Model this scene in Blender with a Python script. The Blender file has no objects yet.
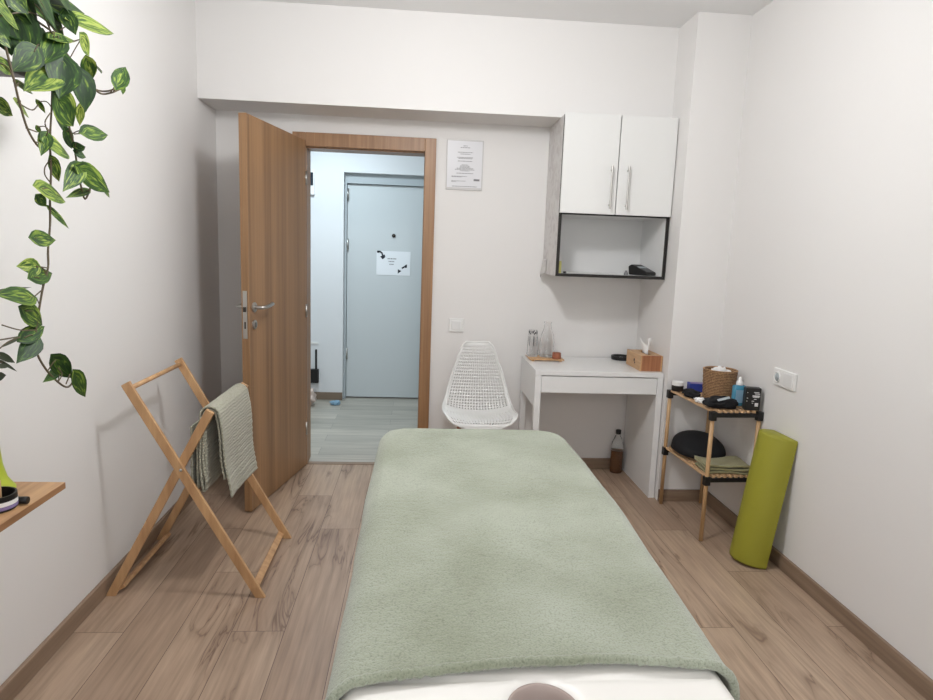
import bpy, bmesh, math, random
from mathutils import Vector, Matrix, noise

C = bpy.context.scene
COL = C.collection
random.seed(7)
PI = math.pi

# ------------------------------------------------------------------ camera, world, lamps, exposure
cam_data = bpy.data.cameras.new('camera')
cam_data.sensor_width = 36.0
cam_data.lens = 24.97
cam_data.clip_start = 0.02
cam_ob = bpy.data.objects.new('camera', cam_data)
COL.objects.link(cam_ob)
_F = Vector((0.07666294, 0.98534979, -0.15234366))
_R = Vector((0.99674588, -0.07192199, 0.03639895))
_U = Vector((-0.02490884, 0.15463836, 0.98765709))
_m = Matrix.Identity(4)
for _i in range(3):
    _m[_i][0] = _R[_i]
    _m[_i][1] = _U[_i]
    _m[_i][2] = -_F[_i]
_m[2][3] = 1.4061
cam_ob.matrix_world = _m
C.camera = cam_ob

w = bpy.data.worlds.new('world')
w.use_nodes = True
w.node_tree.nodes['Background'].inputs[0].default_value = (0.9, 0.93, 1.0, 1)
w.node_tree.nodes['Background'].inputs[1].default_value = 0.15
C.world = w

def area(name, loc, size, power, color, rot=(0, 0, 0), sy=None):
    l = bpy.data.lights.new(name, 'AREA')
    l.shape = 'DISK' if sy is None else 'RECTANGLE'
    l.size = size
    if sy: l.size_y = sy
    l.energy = power
    l.color = color
    o = bpy.data.objects.new(name, l)
    o.location = loc
    o.rotation_euler = rot
    COL.objects.link(o)
    return o

LAMP = (0.10, 2.15)
def point(name, loc, r, power, color):
    l = bpy.data.lights.new(name, 'POINT')
    l.shadow_soft_size = r; l.energy = power; l.color = color
    o = bpy.data.objects.new(name, l); o.location = loc; COL.objects.link(o)
    return o
point('ceiling_lamp_light', (LAMP[0], LAMP[1], 2.36), 0.11, 50, (0.985, 0.99, 1.0))
area('hall_lamp_light', (-0.75, 5.0, 2.50), 0.30, 25, (0.80, 0.93, 1.0))
area('room_fill_light', (0.25, -0.62, 1.55), 1.5, 20, (0.97, 0.985, 1.0), (PI/2, 0, 0), 1.1)  # added fill for the room, as if from an assumed window behind the camera

C.view_settings.view_transform = 'Standard'
C.view_settings.look = 'None'
C.view_settings.exposure = 0.0
C.view_settings.gamma = 1.0
C.view_settings.use_curve_mapping = False

# ------------------------------------------------------------------ materials
def srgb(r, g, b):
    def f(c):
        c /= 255.0
        return c/12.92 if c <= 0.04045 else ((c+0.055)/1.055)**2.4
    return (f(r), f(g), f(b), 1.0)

def newmat(name):
    m = bpy.data.materials.new(name)
    m.use_nodes = True
    nt = m.node_tree
    return m, nt, nt.nodes['Principled BSDF']

def N(nt, t, **kw):
    n = nt.nodes.new(t)
    for k, v in kw.items():
        setattr(n, k, v)
    return n

def lk(nt, a, b):
    nt.links.new(a, b)

def plain(name, col, rough=0.5, metal=0.0, var=0.0, scale=20, bump=0.0, bscale=200, trans=0.0, ior=1.45, coat=0.0, sheen=0.0):
    m, nt, b = newmat(name)
    b.inputs['Base Color'].default_value = col
    b.inputs['Roughness'].default_value = rough
    b.inputs['Metallic'].default_value = metal
    b.inputs['Transmission Weight'].default_value = trans
    b.inputs['IOR'].default_value = ior
    b.inputs['Coat Weight'].default_value = coat
    b.inputs['Sheen Weight'].default_value = sheen
    tc = N(nt, 'ShaderNodeTexCoord')
    if var > 0:
        no = N(nt, 'ShaderNodeTexNoise'); no.inputs['Scale'].default_value = scale; no.inputs['Detail'].default_value = 5
        lk(nt, tc.outputs['Object'], no.inputs['Vector'])
        mx = N(nt, 'ShaderNodeMix', data_type='RGBA')
        mx.inputs[6].default_value = tuple(c*(1-var) for c in col[:3]) + (1,)
        mx.inputs[7].default_value = tuple(min(1, c*(1+var)) for c in col[:3]) + (1,)
        lk(nt, no.outputs['Fac'], mx.inputs[0]); lk(nt, mx.outputs[2], b.inputs['Base Color'])
    if bump > 0:
        n2 = N(nt, 'ShaderNodeTexNoise'); n2.inputs['Scale'].default_value = bscale; n2.inputs['Detail'].default_value = 3
        lk(nt, tc.outputs['Object'], n2.inputs['Vector'])
        bp = N(nt, 'ShaderNodeBump'); bp.inputs['Strength'].default_value = bump; bp.inputs['Distance'].default_value = 0.002
        lk(nt, n2.outputs['Fac'], bp.inputs['Height']); lk(nt, bp.outputs['Normal'], b.inputs['Normal'])
    return m

def wood(name, dark, light, stretch=(25, 25, 1.2), rough=0.5, band=0.0, bandscale=(9, 9, 0.3), coat=0.0):
    m, nt, b = newmat(name)
    tc = N(nt, 'ShaderNodeTexCoord')
    mp = N(nt, 'ShaderNodeMapping'); mp.inputs['Scale'].default_value = stretch
    lk(nt, tc.outputs['Object'], mp.inputs['Vector'])
    n1 = N(nt, 'ShaderNodeTexNoise'); n1.inputs['Scale'].default_value = 1.0; n1.inputs['Detail'].default_value = 6; n1.inputs['Roughness'].default_value = 0.6
    lk(nt, mp.outputs['Vector'], n1.inputs['Vector'])
    mp2 = N(nt, 'ShaderNodeMapping'); mp2.inputs['Scale'].default_value = bandscale
    lk(nt, tc.outputs['Object'], mp2.inputs['Vector'])
    n2 = N(nt, 'ShaderNodeTexNoise'); n2.inputs['Scale'].default_value = 1.0; n2.inputs['Detail'].default_value = 2
    lk(nt, mp2.outputs['Vector'], n2.inputs['Vector'])
    ad = N(nt, 'ShaderNodeMath', operation='MULTIPLY_ADD'); ad.inputs[1].default_value = band
    lk(nt, n2.outputs['Fac'], ad.inputs[0]); lk(nt, n1.outputs['Fac'], ad.inputs[2])
    rp = N(nt, 'ShaderNodeValToRGB')
    nm = N(nt, 'ShaderNodeMath', operation='DIVIDE'); nm.inputs[1].default_value = 1+band
    lk(nt, ad.outputs[0], nm.inputs[0])
    lo, hi = (0.3, 0.7) if band == 0 else (0.34, 0.66)
    rp.color_ramp.elements[0].position = lo; rp.color_ramp.elements[0].color = dark
    rp.color_ramp.elements[1].position = hi; rp.color_ramp.elements[1].color = light
    lk(nt, nm.outputs[0], rp.inputs['Fac']); lk(nt, rp.outputs['Color'], b.inputs['Base Color'])
    b.inputs['Roughness'].default_value = rough
    b.inputs['Coat Weight'].default_value = coat
    bp = N(nt, 'ShaderNodeBump'); bp.inputs['Strength'].default_value = 0.15; bp.inputs['Distance'].default_value = 0.001
    lk(nt, n1.outputs['Fac'], bp.inputs['Height']); lk(nt, bp.outputs['Normal'], b.inputs['Normal'])
    return m

def planks(name, along, W, L, ox, oy, period, c_a, c_b, c_dark, seamcol, crack=True, rough=0.45):
    """laminate or plank tiles: 'along' = axis the planks run along, joints stepped with the given period"""
    m, nt, b = newmat(name)
    def M(op, a, bb=None, c=None):
        n = N(nt, 'ShaderNodeMath', operation=op)
        for i, v in enumerate((a, bb, c)):
            if v is None: continue
            if isinstance(v, (int, float)): n.inputs[i].default_value = v
            else: lk(nt, v, n.inputs[i])
        return n.outputs[0]
    tc = N(nt, 'ShaderNodeTexCoord'); sp = N(nt, 'ShaderNodeSeparateXYZ'); lk(nt, tc.outputs['Object'], sp.inputs[0])
    X, Y = (sp.outputs[0], sp.outputs[1]) if along == 'y' else (sp.outputs[1], sp.outputs[0])
    u = M('DIVIDE', M('SUBTRACT', X, ox), W)
    k = M('FLOOR', u)
    fu = M('SUBTRACT', u, k)
    step = M('MULTIPLY', M('FLOORED_MODULO', k, float(period)), 1.0/period)
    v = M('ADD', M('DIVIDE', M('SUBTRACT', Y, oy), L), step)
    r = M('FLOOR', v)
    fv = M('SUBTRACT', v, r)
    cell = N(nt, 'ShaderNodeCombineXYZ'); lk(nt, k, cell.inputs[0]); lk(nt, r, cell.inputs[1])
    wn = N(nt, 'ShaderNodeTexWhiteNoise', noise_dimensions='3D'); lk(nt, cell.outputs[0], wn.inputs['Vector'])
    # per plank shifted coordinates
    pos = N(nt, 'ShaderNodeCombineXYZ')
    lk(nt, X, pos.inputs[0]); lk(nt, Y, pos.inputs[1]); lk(nt, M('MULTIPLY', wn.outputs['Value'], 37.0), pos.inputs[2])
    def noi(sx, sy, detail=4, dist=0.0, rgh=0.55):
        mp = N(nt, 'ShaderNodeMapping'); mp.inputs['Scale'].default_value = (sx, sy, 1)
        lk(nt, pos.outputs[0], mp.inputs['Vector'])
        n = N(nt, 'ShaderNodeTexNoise'); n.inputs['Scale'].default_value = 1; n.inputs['Detail'].default_value = detail
        n.inputs['Distortion'].default_value = dist; n.inputs['Roughness'].default_value = rgh
        lk(nt, mp.outputs['Vector'], n.inputs['Vector']); return n.outputs['Fac']
    grain = noi(70, 3.0, 5)
    tone = noi(7, 1.3, 3, 0.6)
    mix = N(nt, 'ShaderNodeMix', data_type='RGBA'); mix.inputs[6].default_value = c_a; mix.inputs[7].default_value = c_b
    f = M('ADD', M('MULTIPLY', wn.outputs['Value'], 0.55), M('MULTIPLY', M('SUBTRACT', tone, 0.28), 1.0))
    n_ = N(nt, 'ShaderNodeClamp'); lk(nt, f, n_.inputs[0]); lk(nt, n_.outputs[0], mix.inputs[0])
    g = M('MULTIPLY', M('SUBTRACT', grain, 0.5), 1.1)
    g1 = M('ADD', g, 1.0)
    mg = N(nt, 'ShaderNodeMix', data_type='RGBA', blend_type='MULTIPLY'); mg.inputs[0].default_value = 0.85
    lk(nt, mix.outputs[2], mg.inputs[6])
    cg = N(nt, 'ShaderNodeCombineColor'); lk(nt, g1, cg.inputs[0]); lk(nt, g1, cg.inputs[1]); lk(nt, g1, cg.inputs[2])
    lk(nt, cg.outputs[0], mg.inputs[7])
    last = mg.outputs[2]
    if crack:
        # long cracks: where a stretched noise crosses a level, masked to patches
        c1 = noi(9, 1.0, 3, 1.4)
        ln = M('ABSOLUTE', M('SUBTRACT', c1, 0.5))
        line = M('SUBTRACT', 1.0, M('MINIMUM', M('DIVIDE', ln, 0.016), 1.0))
        halo = M('SUBTRACT', 1.0, M('MINIMUM', M('DIVIDE', ln, 0.075), 1.0))
        mask0 = noi(2.6, 1.5, 2)
        mask = N(nt, 'ShaderNodeMapRange'); lk(nt, mask0, mask.inputs[0]); mask.inputs[1].default_value = 0.47; mask.inputs[2].default_value = 0.62
        tot = M('MULTIPLY', mask.outputs[0], M('ADD', M('MULTIPLY', line, 0.42), M('MULTIPLY', halo, 0.38)))
        # knots
        vo = N(nt, 'ShaderNodeTexVoronoi'); mp = N(nt, 'ShaderNodeMapping'); mp.inputs['Scale'].default_value = (5.2, 1.7, 1); lk(nt, pos.outputs[0], mp.inputs['Vector'])
        lk(nt, mp.outputs['Vector'], vo.inputs['Vector']); vo.inputs['Scale'].default_value = 1
        kd = M('ADD', vo.outputs['Distance'], M('MULTIPLY', M('SUBTRACT', noi(60, 25, 3), 0.5), 0.16))
        kn = M('SUBTRACT', 1.0, M('MINIMUM', M('DIVIDE', M('MAXIMUM', kd, 0.0), 0.10), 1.0))
        tot = M('MAXIMUM', tot, M('MULTIPLY', kn, 0.8))
        md = N(nt, 'ShaderNodeMix', data_type='RGBA'); lk(nt, tot, md.inputs[0]); lk(nt, last, md.inputs[6]); md.inputs[7].default_value = c_dark
        last = md.outputs[2]
    e1 = M('MULTIPLY', M('MINIMUM', fu, M('SUBTRACT', 1.0, fu)), W)
    e2 = M('MULTIPLY', M('MINIMUM', fv, M('SUBTRACT', 1.0, fv)), L)
    e = M('MINIMUM', e1, e2)
    seam = M('LESS_THAN', e, 0.0012)
    ms = N(nt, 'ShaderNodeMix', data_type='RGBA'); lk(nt, seam, ms.inputs[0]); lk(nt, last, ms.inputs[6]); ms.inputs[7].default_value = seamcol
    lk(nt, ms.outputs[2], b.inputs['Base Color'])
    b.inputs['Roughness'].default_value = rough
    bp = N(nt, 'ShaderNodeBump'); bp.inputs['Strength'].default_value = 0.12; bp.inputs['Distance'].default_value = 0.001
    lk(nt, grain, bp.inputs['Height']); lk(nt, bp.outputs['Normal'], b.inputs['Normal'])
    return m

MT = {}
MT['wall'] = plain('wall_paint', srgb(229, 227, 225), 0.75, bump=0.10, bscale=260)
MT['ceil'] = plain('ceiling_paint', srgb(236, 236, 236), 0.8)
MT['hallwall'] = plain('hall_paint', srgb(222, 224, 226), 0.75)
MT['floor'] = planks('oak_laminate', 'y', 0.19, 1.32, -0.838, 2.231-0.88, 3, srgb(184, 161, 139), srgb(146, 121, 102), srgb(92, 66, 52), srgb(96, 74, 62))
MT['tile'] = planks('grey_plank_tile', 'x', 0.155, 0.90, 4.14, -0.2, 2, srgb(190, 184, 172), srgb(142, 139, 130), srgb(90, 90, 88), srgb(120, 116, 108), crack=False, rough=0.35)
MT['base'] = wood('skirting_oak', srgb(124, 102, 84), srgb(152, 130, 110), (3, 1.5, 40), 0.5)
MT['door'] = wood('door_oak', srgb(120, 89, 60), srgb(168, 130, 92), (60, 60, 1.0), 0.42, band=1.6, bandscale=(14, 14, 0.12))
MT['frame'] = wood('frame_oak', srgb(132, 97, 66), srgb(166, 127, 90), (50, 50, 1.2), 0.42)
MT['rack'] = wood('beech', srgb(172, 130, 90), srgb(206, 166, 122), (25, 25, 3), 0.45)
MT['pine'] = wood('pine', srgb(178, 140, 98), srgb(208, 172, 128), (30, 30, 4), 0.45)
MT['slat'] = wood('slat_pine', srgb(184, 146, 108), srgb(214, 178, 138), (30, 4, 30), 0.45)
MT['board'] = wood('shelf_board_oak', srgb(156, 116, 78), srgb(196, 154, 110), (60, 3, 30), 0.4, band=0.8, bandscale=(14, .3, 9))
MT['board_edge'] = wood('shelf_edge_oak', srgb(132, 94, 62), srgb(162, 120, 82), (60, 3, 30), 0.4)
MT['bamboo'] = wood('bamboo', srgb(184, 142, 100), srgb(208, 168, 124), (90, 6, 90), 0.45)
MT['bamboo_dark'] = wood('bamboo_end', srgb(140, 88, 56), srgb(172, 116, 80), (90, 90, 4), 0.45)
MT['cork'] = wood('red_wood', srgb(120, 66, 44), srgb(164, 98, 68), (60, 60, 60), 0.6)
MT['whitelam'] = plain('white_laminate', srgb(229, 229, 228), 0.3)
MT['cabdoor'] = plain('white_door_gloss', srgb(228, 228, 226), 0.3)
MT['black'] = plain('black_plastic', srgb(26, 25, 25), 0.45)
MT['blackedge'] = plain('black_edge', srgb(30, 27, 25), 0.5)
MT['blackcloth'] = plain('black_cloth', srgb(20, 20, 23), 0.9, bump=0.3, bscale=500)
MT['whiteplastic'] = plain('white_plastic', srgb(232, 232, 230), 0.35)
MT['chairshell'] = plain('chair_shell', srgb(228, 228, 226), 0.4)
MT['steel'] = plain('brushed_steel', srgb(190, 188, 184), 0.3, metal=1.0)
MT['darksteel'] = plain('dark_steel', srgb(70, 66, 62), 0.4, metal=0.8)
MT['vinyl'] = plain('white_vinyl', srgb(236, 233, 228), 0.38, bump=0.05, bscale=400)
MT['lime'] = plain('lime_vinyl', srgb(150, 147, 46), 0.55, var=0.04, scale=6, bump=0.15, bscale=600)
MT['limebottle'] = plain('lime_plastic', srgb(172, 186, 56), 0.35)
MT['glass'] = plain('clear_glass', (1, 1, 1, 1), 0.02, trans=1.0, ior=1.45)
MT['pet'] = plain('clear_plastic', (0.97, 0.98, 0.97, 1), 0.05, trans=1.0, ior=1.2)
MT['oil'] = plain('brown_oil', srgb(112, 76, 50), 0.3, var=0.1)
MT['paper'] = plain('white_paper', srgb(238, 237, 236), 0.7)
MT['sheet'] = plain('printed_sheet', srgb(216, 216, 219), 0.35)
MT['holder'] = plain('notice_holder', srgb(196, 194, 193), 0.35)
MT['ink'] = plain('grey_ink', srgb(120, 120, 122), 0.6)
MT['inkdark'] = plain('dark_ink', srgb(34, 38, 48), 0.6)
MT['greyshelf'] = plain('grey_shelf', srgb(96, 90, 92), 0.5)
MT['pot'] = plain('grey_pot', srgb(120, 118, 116), 0.5)
MT['soil'] = plain('soil', srgb(60, 45, 35), 0.9)
MT['vine'] = plain('vine_stem', srgb(96, 84, 62), 0.6, var=0.2)
MT['darkleaf'] = plain('dark_leaf', srgb(58, 66, 48), 0.5)
MT['blue'] = plain('blue_carton', srgb(40, 58, 140), 0.5)
MT['bluegel'] = plain('blue_gel', srgb(96, 180, 214), 0.15, trans=0.4)
MT['bluecloth'] = plain('blue_film', srgb(140, 176, 200), 0.5)
MT['bag'] = plain('pink_bag', srgb(214, 196, 186), 0.35, var=0.25, scale=18)
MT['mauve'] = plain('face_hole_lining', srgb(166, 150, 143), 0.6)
MT['purple'] = plain('purple_label', srgb(132, 116, 160), 0.5)
MT['screen'] = plain('dark_screen', srgb(28, 36, 48), 0.2)
MT['hdoor'] = plain('hall_door_paint', srgb(200, 206, 208), 0.45)
MT['signsheet'] = plain('sign_sheet', srgb(232, 236, 240), 0.5)
MT['hframe'] = plain('hall_door_frame', srgb(176, 184, 188), 0.5)
MT['yellow'] = plain('yellow_tag', srgb(200, 196, 120), 0.5)
MT['greywood'] = plain('hall_baseboard', srgb(126, 110, 94), 0.5)

def lampmat(name, col, s):
    m, nt, b = newmat(name)
    b.inputs['Emission Color'].default_value = col
    b.inputs['Emission Strength'].default_value = s
    return m
MT['lamp'] = lampmat('lamp_diffuser', (1, 0.97, 0.93, 1), 4)
MT['hlamp'] = lampmat('hall_lamp_diffuser', (0.7, 0.88, 1, 1), 4)

def fleece():
    m, nt, b = newmat('sage_fleece')
    tc = N(nt, 'ShaderNodeTexCoord')
    n1 = N(nt, 'ShaderNodeTexNoise'); n1.inputs['Scale'].default_value = 3.2; n1.inputs['Detail'].default_value = 4
    n2 = N(nt, 'ShaderNodeTexNoise'); n2.inputs['Scale'].default_value = 240; n2.inputs['Detail'].default_value = 4
    n3 = N(nt, 'ShaderNodeTexNoise'); n3.inputs['Scale'].default_value = 110; n3.inputs['Detail'].default_value = 3
    for n in (n1, n2, n3): lk(nt, tc.outputs['Object'], n.inputs['Vector'])
    r = N(nt, 'ShaderNodeValToRGB')
    r.color_ramp.elements[0].position = 0.35; r.color_ramp.elements[0].color = srgb(138, 144, 122)
    r.color_ramp.elements[1].position = 0.62; r.color_ramp.elements[1].color = srgb(162, 168, 150)
    lk(nt, n1.outputs['Fac'], r.inputs['Fac'])
    r2 = N(nt, 'ShaderNodeValToRGB')
    r2.color_ramp.elements[0].position = 0.32; r2.color_ramp.elements[0].color = (0.40, 0.42, 0.38, 1)
    r2.color_ramp.elements[1].position = 0.52; r2.color_ramp.elements[1].color = (1, 1, 1, 1)
    lk(nt, n2.outputs['Fac'], r2.inputs['Fac'])
    mx = N(nt, 'ShaderNodeMix', data_type='RGBA', blend_type='MULTIPLY'); mx.inputs[0].default_value = 0.55
    lk(nt, r.outputs['Color'], mx.inputs[6]); lk(nt, r2.outputs['Color'], mx.inputs[7])
    lk(nt, mx.outputs[2], b.inputs['Base Color'])
    b.inputs['Roughness'].default_value = 1.0
    b.inputs['Sheen Weight'].default_value = 0.35
    b.inputs['Sheen Roughness'].default_value = 0.6
    ad = N(nt, 'ShaderNodeMath', operation='ADD'); lk(nt, n2.outputs['Fac'], ad.inputs[0]); lk(nt, n3.outputs['Fac'], ad.inputs[1])
    bp = N(nt, 'ShaderNodeBump'); bp.inputs['Strength'].default_value = 0.7; bp.inputs['Distance'].default_value = 0.003
    lk(nt, ad.outputs[0], bp.inputs['Height']); lk(nt, bp.outputs['Normal'], b.inputs['Normal'])
    return m
MT['fleece'] = fleece()

def terry(name, col, ridge=True):
    m, nt, b = newmat(name)
    tc = N(nt, 'ShaderNodeTexCoord')
    n2 = N(nt, 'ShaderNodeTexNoise'); n2.inputs['Scale'].default_value = 160; n2.inputs['Detail'].default_value = 3
    lk(nt, tc.outputs['Object'], n2.inputs['Vector'])
    wv = N(nt, 'ShaderNodeTexWave', bands_direction='Z'); wv.inputs['Scale'].default_value = 24; wv.inputs['Distortion'].default_value = 5; wv.inputs['Detail'].default_value = 2
    wv.inputs['Detail Scale'].default_value = 0.6
    lk(nt, tc.outputs['Object'], wv.inputs['Vector'])
    h = N(nt, 'ShaderNodeMath', operation='MULTIPLY_ADD'); h.inputs[1].default_value = 0.9 if ridge else 0.1
    lk(nt, wv.outputs['Fac'], h.inputs[0]); lk(nt, n2.outputs['Fac'], h.inputs[2])
    bp = N(nt, 'ShaderNodeBump'); bp.inputs['Strength'].default_value = 0.7; bp.inputs['Distance'].default_value = 0.003
    lk(nt, h.outputs[0], bp.inputs['Height']); lk(nt, bp.outputs['Normal'], b.inputs['Normal'])
    mx = N(nt, 'ShaderNodeMix', data_type='RGBA'); mx.inputs[6].default_value = tuple(c*0.72 for c in col[:3])+(1,); mx.inputs[7].default_value = col
    lk(nt, n2.outputs['Fac'], mx.inputs[0]); lk(nt, mx.outputs[2], b.inputs['Base Color'])
    b.inputs['Roughness'].default_value = 1.0
    b.inputs['Sheen Weight'].default_value = 0.2
    return m
MT['terry'] = terry('grey_green_terry', srgb(176, 174, 156))
MT['olive'] = terry('olive_terry', srgb(160, 155, 116), False)

def leafmat():
    m, nt, b = newmat('pothos_leaf')
    uv = N(nt, 'ShaderNodeUVMap'); uv.uv_map = 'uv'
    at = N(nt, 'ShaderNodeAttribute'); at.attribute_name = 'yel'
    mp = N(nt, 'ShaderNodeMapping'); mp.inputs['Scale'].default_value = (9, 2.6, 1); mp.inputs['Rotation'].default_value = (0, 0, 0.5)
    lk(nt, uv.outputs['UV'], mp.inputs['Vector'])
    n = N(nt, 'ShaderNodeTexNoise'); n.inputs['Scale'].default_value = 1.0; n.inputs['Detail'].default_value = 4; n.inputs['Distortion'].default_value = 0.8
    lk(nt, mp.outputs['Vector'], n.inputs['Vector'])
    s = N(nt, 'ShaderNodeMath', operation='MULTIPLY_ADD'); lk(nt, at.outputs['Fac'], s.inputs[0]); s.inputs[1].default_value = 0.30; lk(nt, n.outputs['Fac'], s.inputs[2])
    r = N(nt, 'ShaderNodeValToRGB')
    e = r.color_ramp.elements
    e[0].position = 0.50; e[0].color = srgb(30, 56, 26)
    e[1].position = 0.92; e[1].color = srgb(186, 194, 104)
    e2 = e.new(0.66); e2.color = srgb(56, 90, 32)
    e3 = e.new(0.75); e3.color = srgb(124, 148, 54)
    lk(nt, s.outputs[0], r.inputs['Fac']); lk(nt, r.outputs['Color'], b.inputs['Base Color'])
    b.inputs['Roughness'].default_value = 0.5
    b.inputs['Specular IOR Level'].default_value = 0.3
    b.inputs['Subsurface Weight'].default_value = 0.0
    return m
MT['leaf'] = leafmat()

def basketmat():
    m, nt, b = newmat('wicker')
    tc = N(nt, 'ShaderNodeTexCoord')
    wv = N(nt, 'ShaderNodeTexWave', bands_direction='Z'); wv.inputs['Scale'].default_value = 38; wv.inputs['Distortion'].default_value = 3.0; wv.inputs['Detail Scale'].default_value = 6
    lk(nt, tc.outputs['Object'], wv.inputs['Vector'])
    n = N(nt, 'ShaderNodeTexNoise'); n.inputs['Scale'].default_value = 90; lk(nt, tc.outputs['Object'], n.inputs['Vector'])
    ad = N(nt, 'ShaderNodeMath', operation='ADD'); lk(nt, wv.outputs['Fac'], ad.inputs[0]); lk(nt, n.outputs['Fac'], ad.inputs[1])
    r = N(nt, 'ShaderNodeValToRGB')
    r.color_ramp.elements[0].position = 0.35; r.color_ramp.elements[0].color = srgb(104, 74, 48)
    r.color_ramp.elements[1].position = 1.0; r.color_ramp.elements[1].color = srgb(188, 148, 106)
    hf = N(nt, 'ShaderNodeMath', operation='MULTIPLY'); hf.inputs[1].default_value = 0.65; lk(nt, ad.outputs[0], hf.inputs[0])
    lk(nt, hf.outputs[0], r.inputs['Fac']); lk(nt, r.outputs['Color'], b.inputs['Base Color'])
    bp = N(nt, 'ShaderNodeBump'); bp.inputs['Strength'].default_value = 0.8; bp.inputs['Distance'].default_value = 0.004
    lk(nt, ad.outputs[0], bp.inputs['Height']); lk(nt, bp.outputs['Normal'], b.inputs['Normal'])
    b.inputs['Roughness'].default_value = 0.7
    return m
MT['wicker'] = basketmat()

def filmmat():
    m, nt, b = newmat('patterned_film')
    tc = N(nt, 'ShaderNodeTexCoord')
    n = N(nt, 'ShaderNodeTexNoise'); n.inputs['Scale'].default_value = 14; n.inputs['Detail'].default_value = 6; n.inputs['Distortion'].default_value = 1.5
    lk(nt, tc.outputs['Object'], n.inputs['Vector'])
    r = N(nt, 'ShaderNodeValToRGB')
    r.color_ramp.elements[0].position = 0.40; r.color_ramp.elements[0].color = srgb(198, 194, 192)
    r.color_ramp.elements[1].position = 0.54; r.color_ramp.elements[1].color = srgb(214, 212, 210)
    lk(nt, n.outputs['Fac'], r.inputs['Fac']); lk(nt, r.outputs['Color'], b.inputs['Base Color'])
    b.inputs['Roughness'].default_value = 0.4
    return m
MT['film'] = filmmat()

# ------------------------------------------------------------------ mesh helpers
def build(name, bm, mats, parent=None, smooth=False, kind=None, solid=0.0):
    me = bpy.data.meshes.new(name)
    bmesh.ops.recalc_face_normals(bm, faces=bm.faces)
    bm.to_mesh(me); bm.free()
    if not isinstance(mats, (list, tuple)): mats = [mats]
    for m in mats: me.materials.append(MT[m])
    if smooth:
        for p in me.polygons: p.use_smooth = True
    o = bpy.data.objects.new(name, me)
    COL.objects.link(o)
    if parent is not None:
        o.parent = parent
        o.matrix_parent_inverse = Matrix.Identity(4)
        # geometry is written in world coordinates; bring it into the parent's frame
        inv = world_of(parent).inverted()
        me.transform(inv)
    if kind: o['kind'] = kind
    if solid > 0:
        s = o.modifiers.new('thickness', 'SOLIDIFY'); s.thickness = solid; s.offset = 0
    return o

def world_of(o):
    m = Matrix.LocRotScale(o.location, o.rotation_euler, o.scale)
    return world_of(o.parent) @ m if o.parent else m

def rebase(o, loc):
    """put a one-mesh thing's origin at its base"""
    o.data.transform(Matrix.Translation(-Vector(loc)))
    o.location = loc

def tag(o, label, cat, group=None):
    o['label'] = label
    o['category'] = cat
    if group: o['group'] = group
    return o

def thing(name, label, cat, loc, group=None):
    o = bpy.data.objects.new(name, None)
    o.empty_display_size = 0.05
    COL.objects.link(o)
    o.location = loc
    return tag(o, label, cat, group)

def smooth_angle(o, a=40):
    for p in o.data.polygons: p.use_smooth = True
    try:
        o.data.set_sharp_from_angle(angle=math.radians(a))
    except Exception:
        pass
    return o

def bevel(bm, w, seg=2):
    if w > 0:
        bmesh.ops.bevel(bm, geom=list(bm.edges), offset=w, segments=seg, affect='EDGES', profile=0.5, clamp_overlap=True)

def addbox(bm, x0, x1, y0, y1, z0, z1, mi=0, bev=0.0, M=None):
    t = bmesh.new()
    vs = [t.verts.new((x, y, z)) for x in (x0, x1) for y in (y0, y1) for z in (z0, z1)]
    for f in ((0, 1, 3, 2), (4, 6, 7, 5), (0, 4, 5, 1), (2, 3, 7, 6), (0, 2, 6, 4), (1, 5, 7, 3)):
        t.faces.new([vs[i] for i in f])
    bmesh.ops.recalc_face_normals(t, faces=t.faces)
    bevel(t, bev)
    if M is not None: t.transform(M)
    merge(bm, t, mi)

def merge(bm, t, mi=0):
    mp = {}
    for v in t.verts: mp[v] = bm.verts.new(v.co)
    for f in t.faces:
        try:
            nf = bm.faces.new([mp[v] for v in f.verts]); nf.material_index = mi; nf.smooth = f.smooth
        except ValueError: pass
    t.free()

def box(name, x0, x1, y0, y1, z0, z1, mat, parent=None, bev=0.0, M=None, kind=None):
    bm = bmesh.new()
    addbox(bm, x0, x1, y0, y1, z0, z1, 0, bev, M)
    return build(name, bm, mat, parent, kind=kind)

def addbar(bm, a, b, w, d, side=(0, 1, 0), mi=0, bev=0.002):
    """rectangular bar from a to b; 'd' measured along side, 'w' across"""
    a = Vector(a); b = Vector(b); L = (b-a).length
    z = (b-a).normalized(); y = Vector(side); y = (y - z*y.dot(z)).normalized(); x = y.cross(z)
    M = Matrix.Translation((a+b)/2) @ Matrix((x, y, z)).transposed().to_4x4()
    addbox(bm, -w/2, w/2, -d/2, d/2, -L/2, L/2, mi, bev, M)

def addtube(bm, pts, r, n=8, mi=0, cap=True, r1=None):
    pts = [Vector(p) for p in pts]
    rings = []
    up = Vector((0.13, 0.27, 0.95))
    for i, p in enumerate(pts):
        t = (pts[min(i+1, len(pts)-1)] - pts[max(i-1, 0)]).normalized()
        x = t.cross(up)
        if x.length < 1e-3: x = t.cross(Vector((1, 0, 0)))
        x.normalize(); y = t.cross(x)
        k = i/(len(pts)-1)
        rr = r if r1 is None else r + (r1-r)*k
        rings.append([bm.verts.new(p + rr*(math.cos(2*PI*j/n)*x + math.sin(2*PI*j/n)*y)) for j in range(n)])
    for i in range(len(rings)-1):
        for j in range(n):
            f = bm.faces.new([rings[i][j], rings[i][(j+1) % n], rings[i+1][(j+1) % n], rings[i+1][j]]); f.smooth = True; f.material_index = mi
    if cap:
        for rg in (rings[0], rings[-1]):
            f = bm.faces.new(rg); f.material_index = mi

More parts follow.
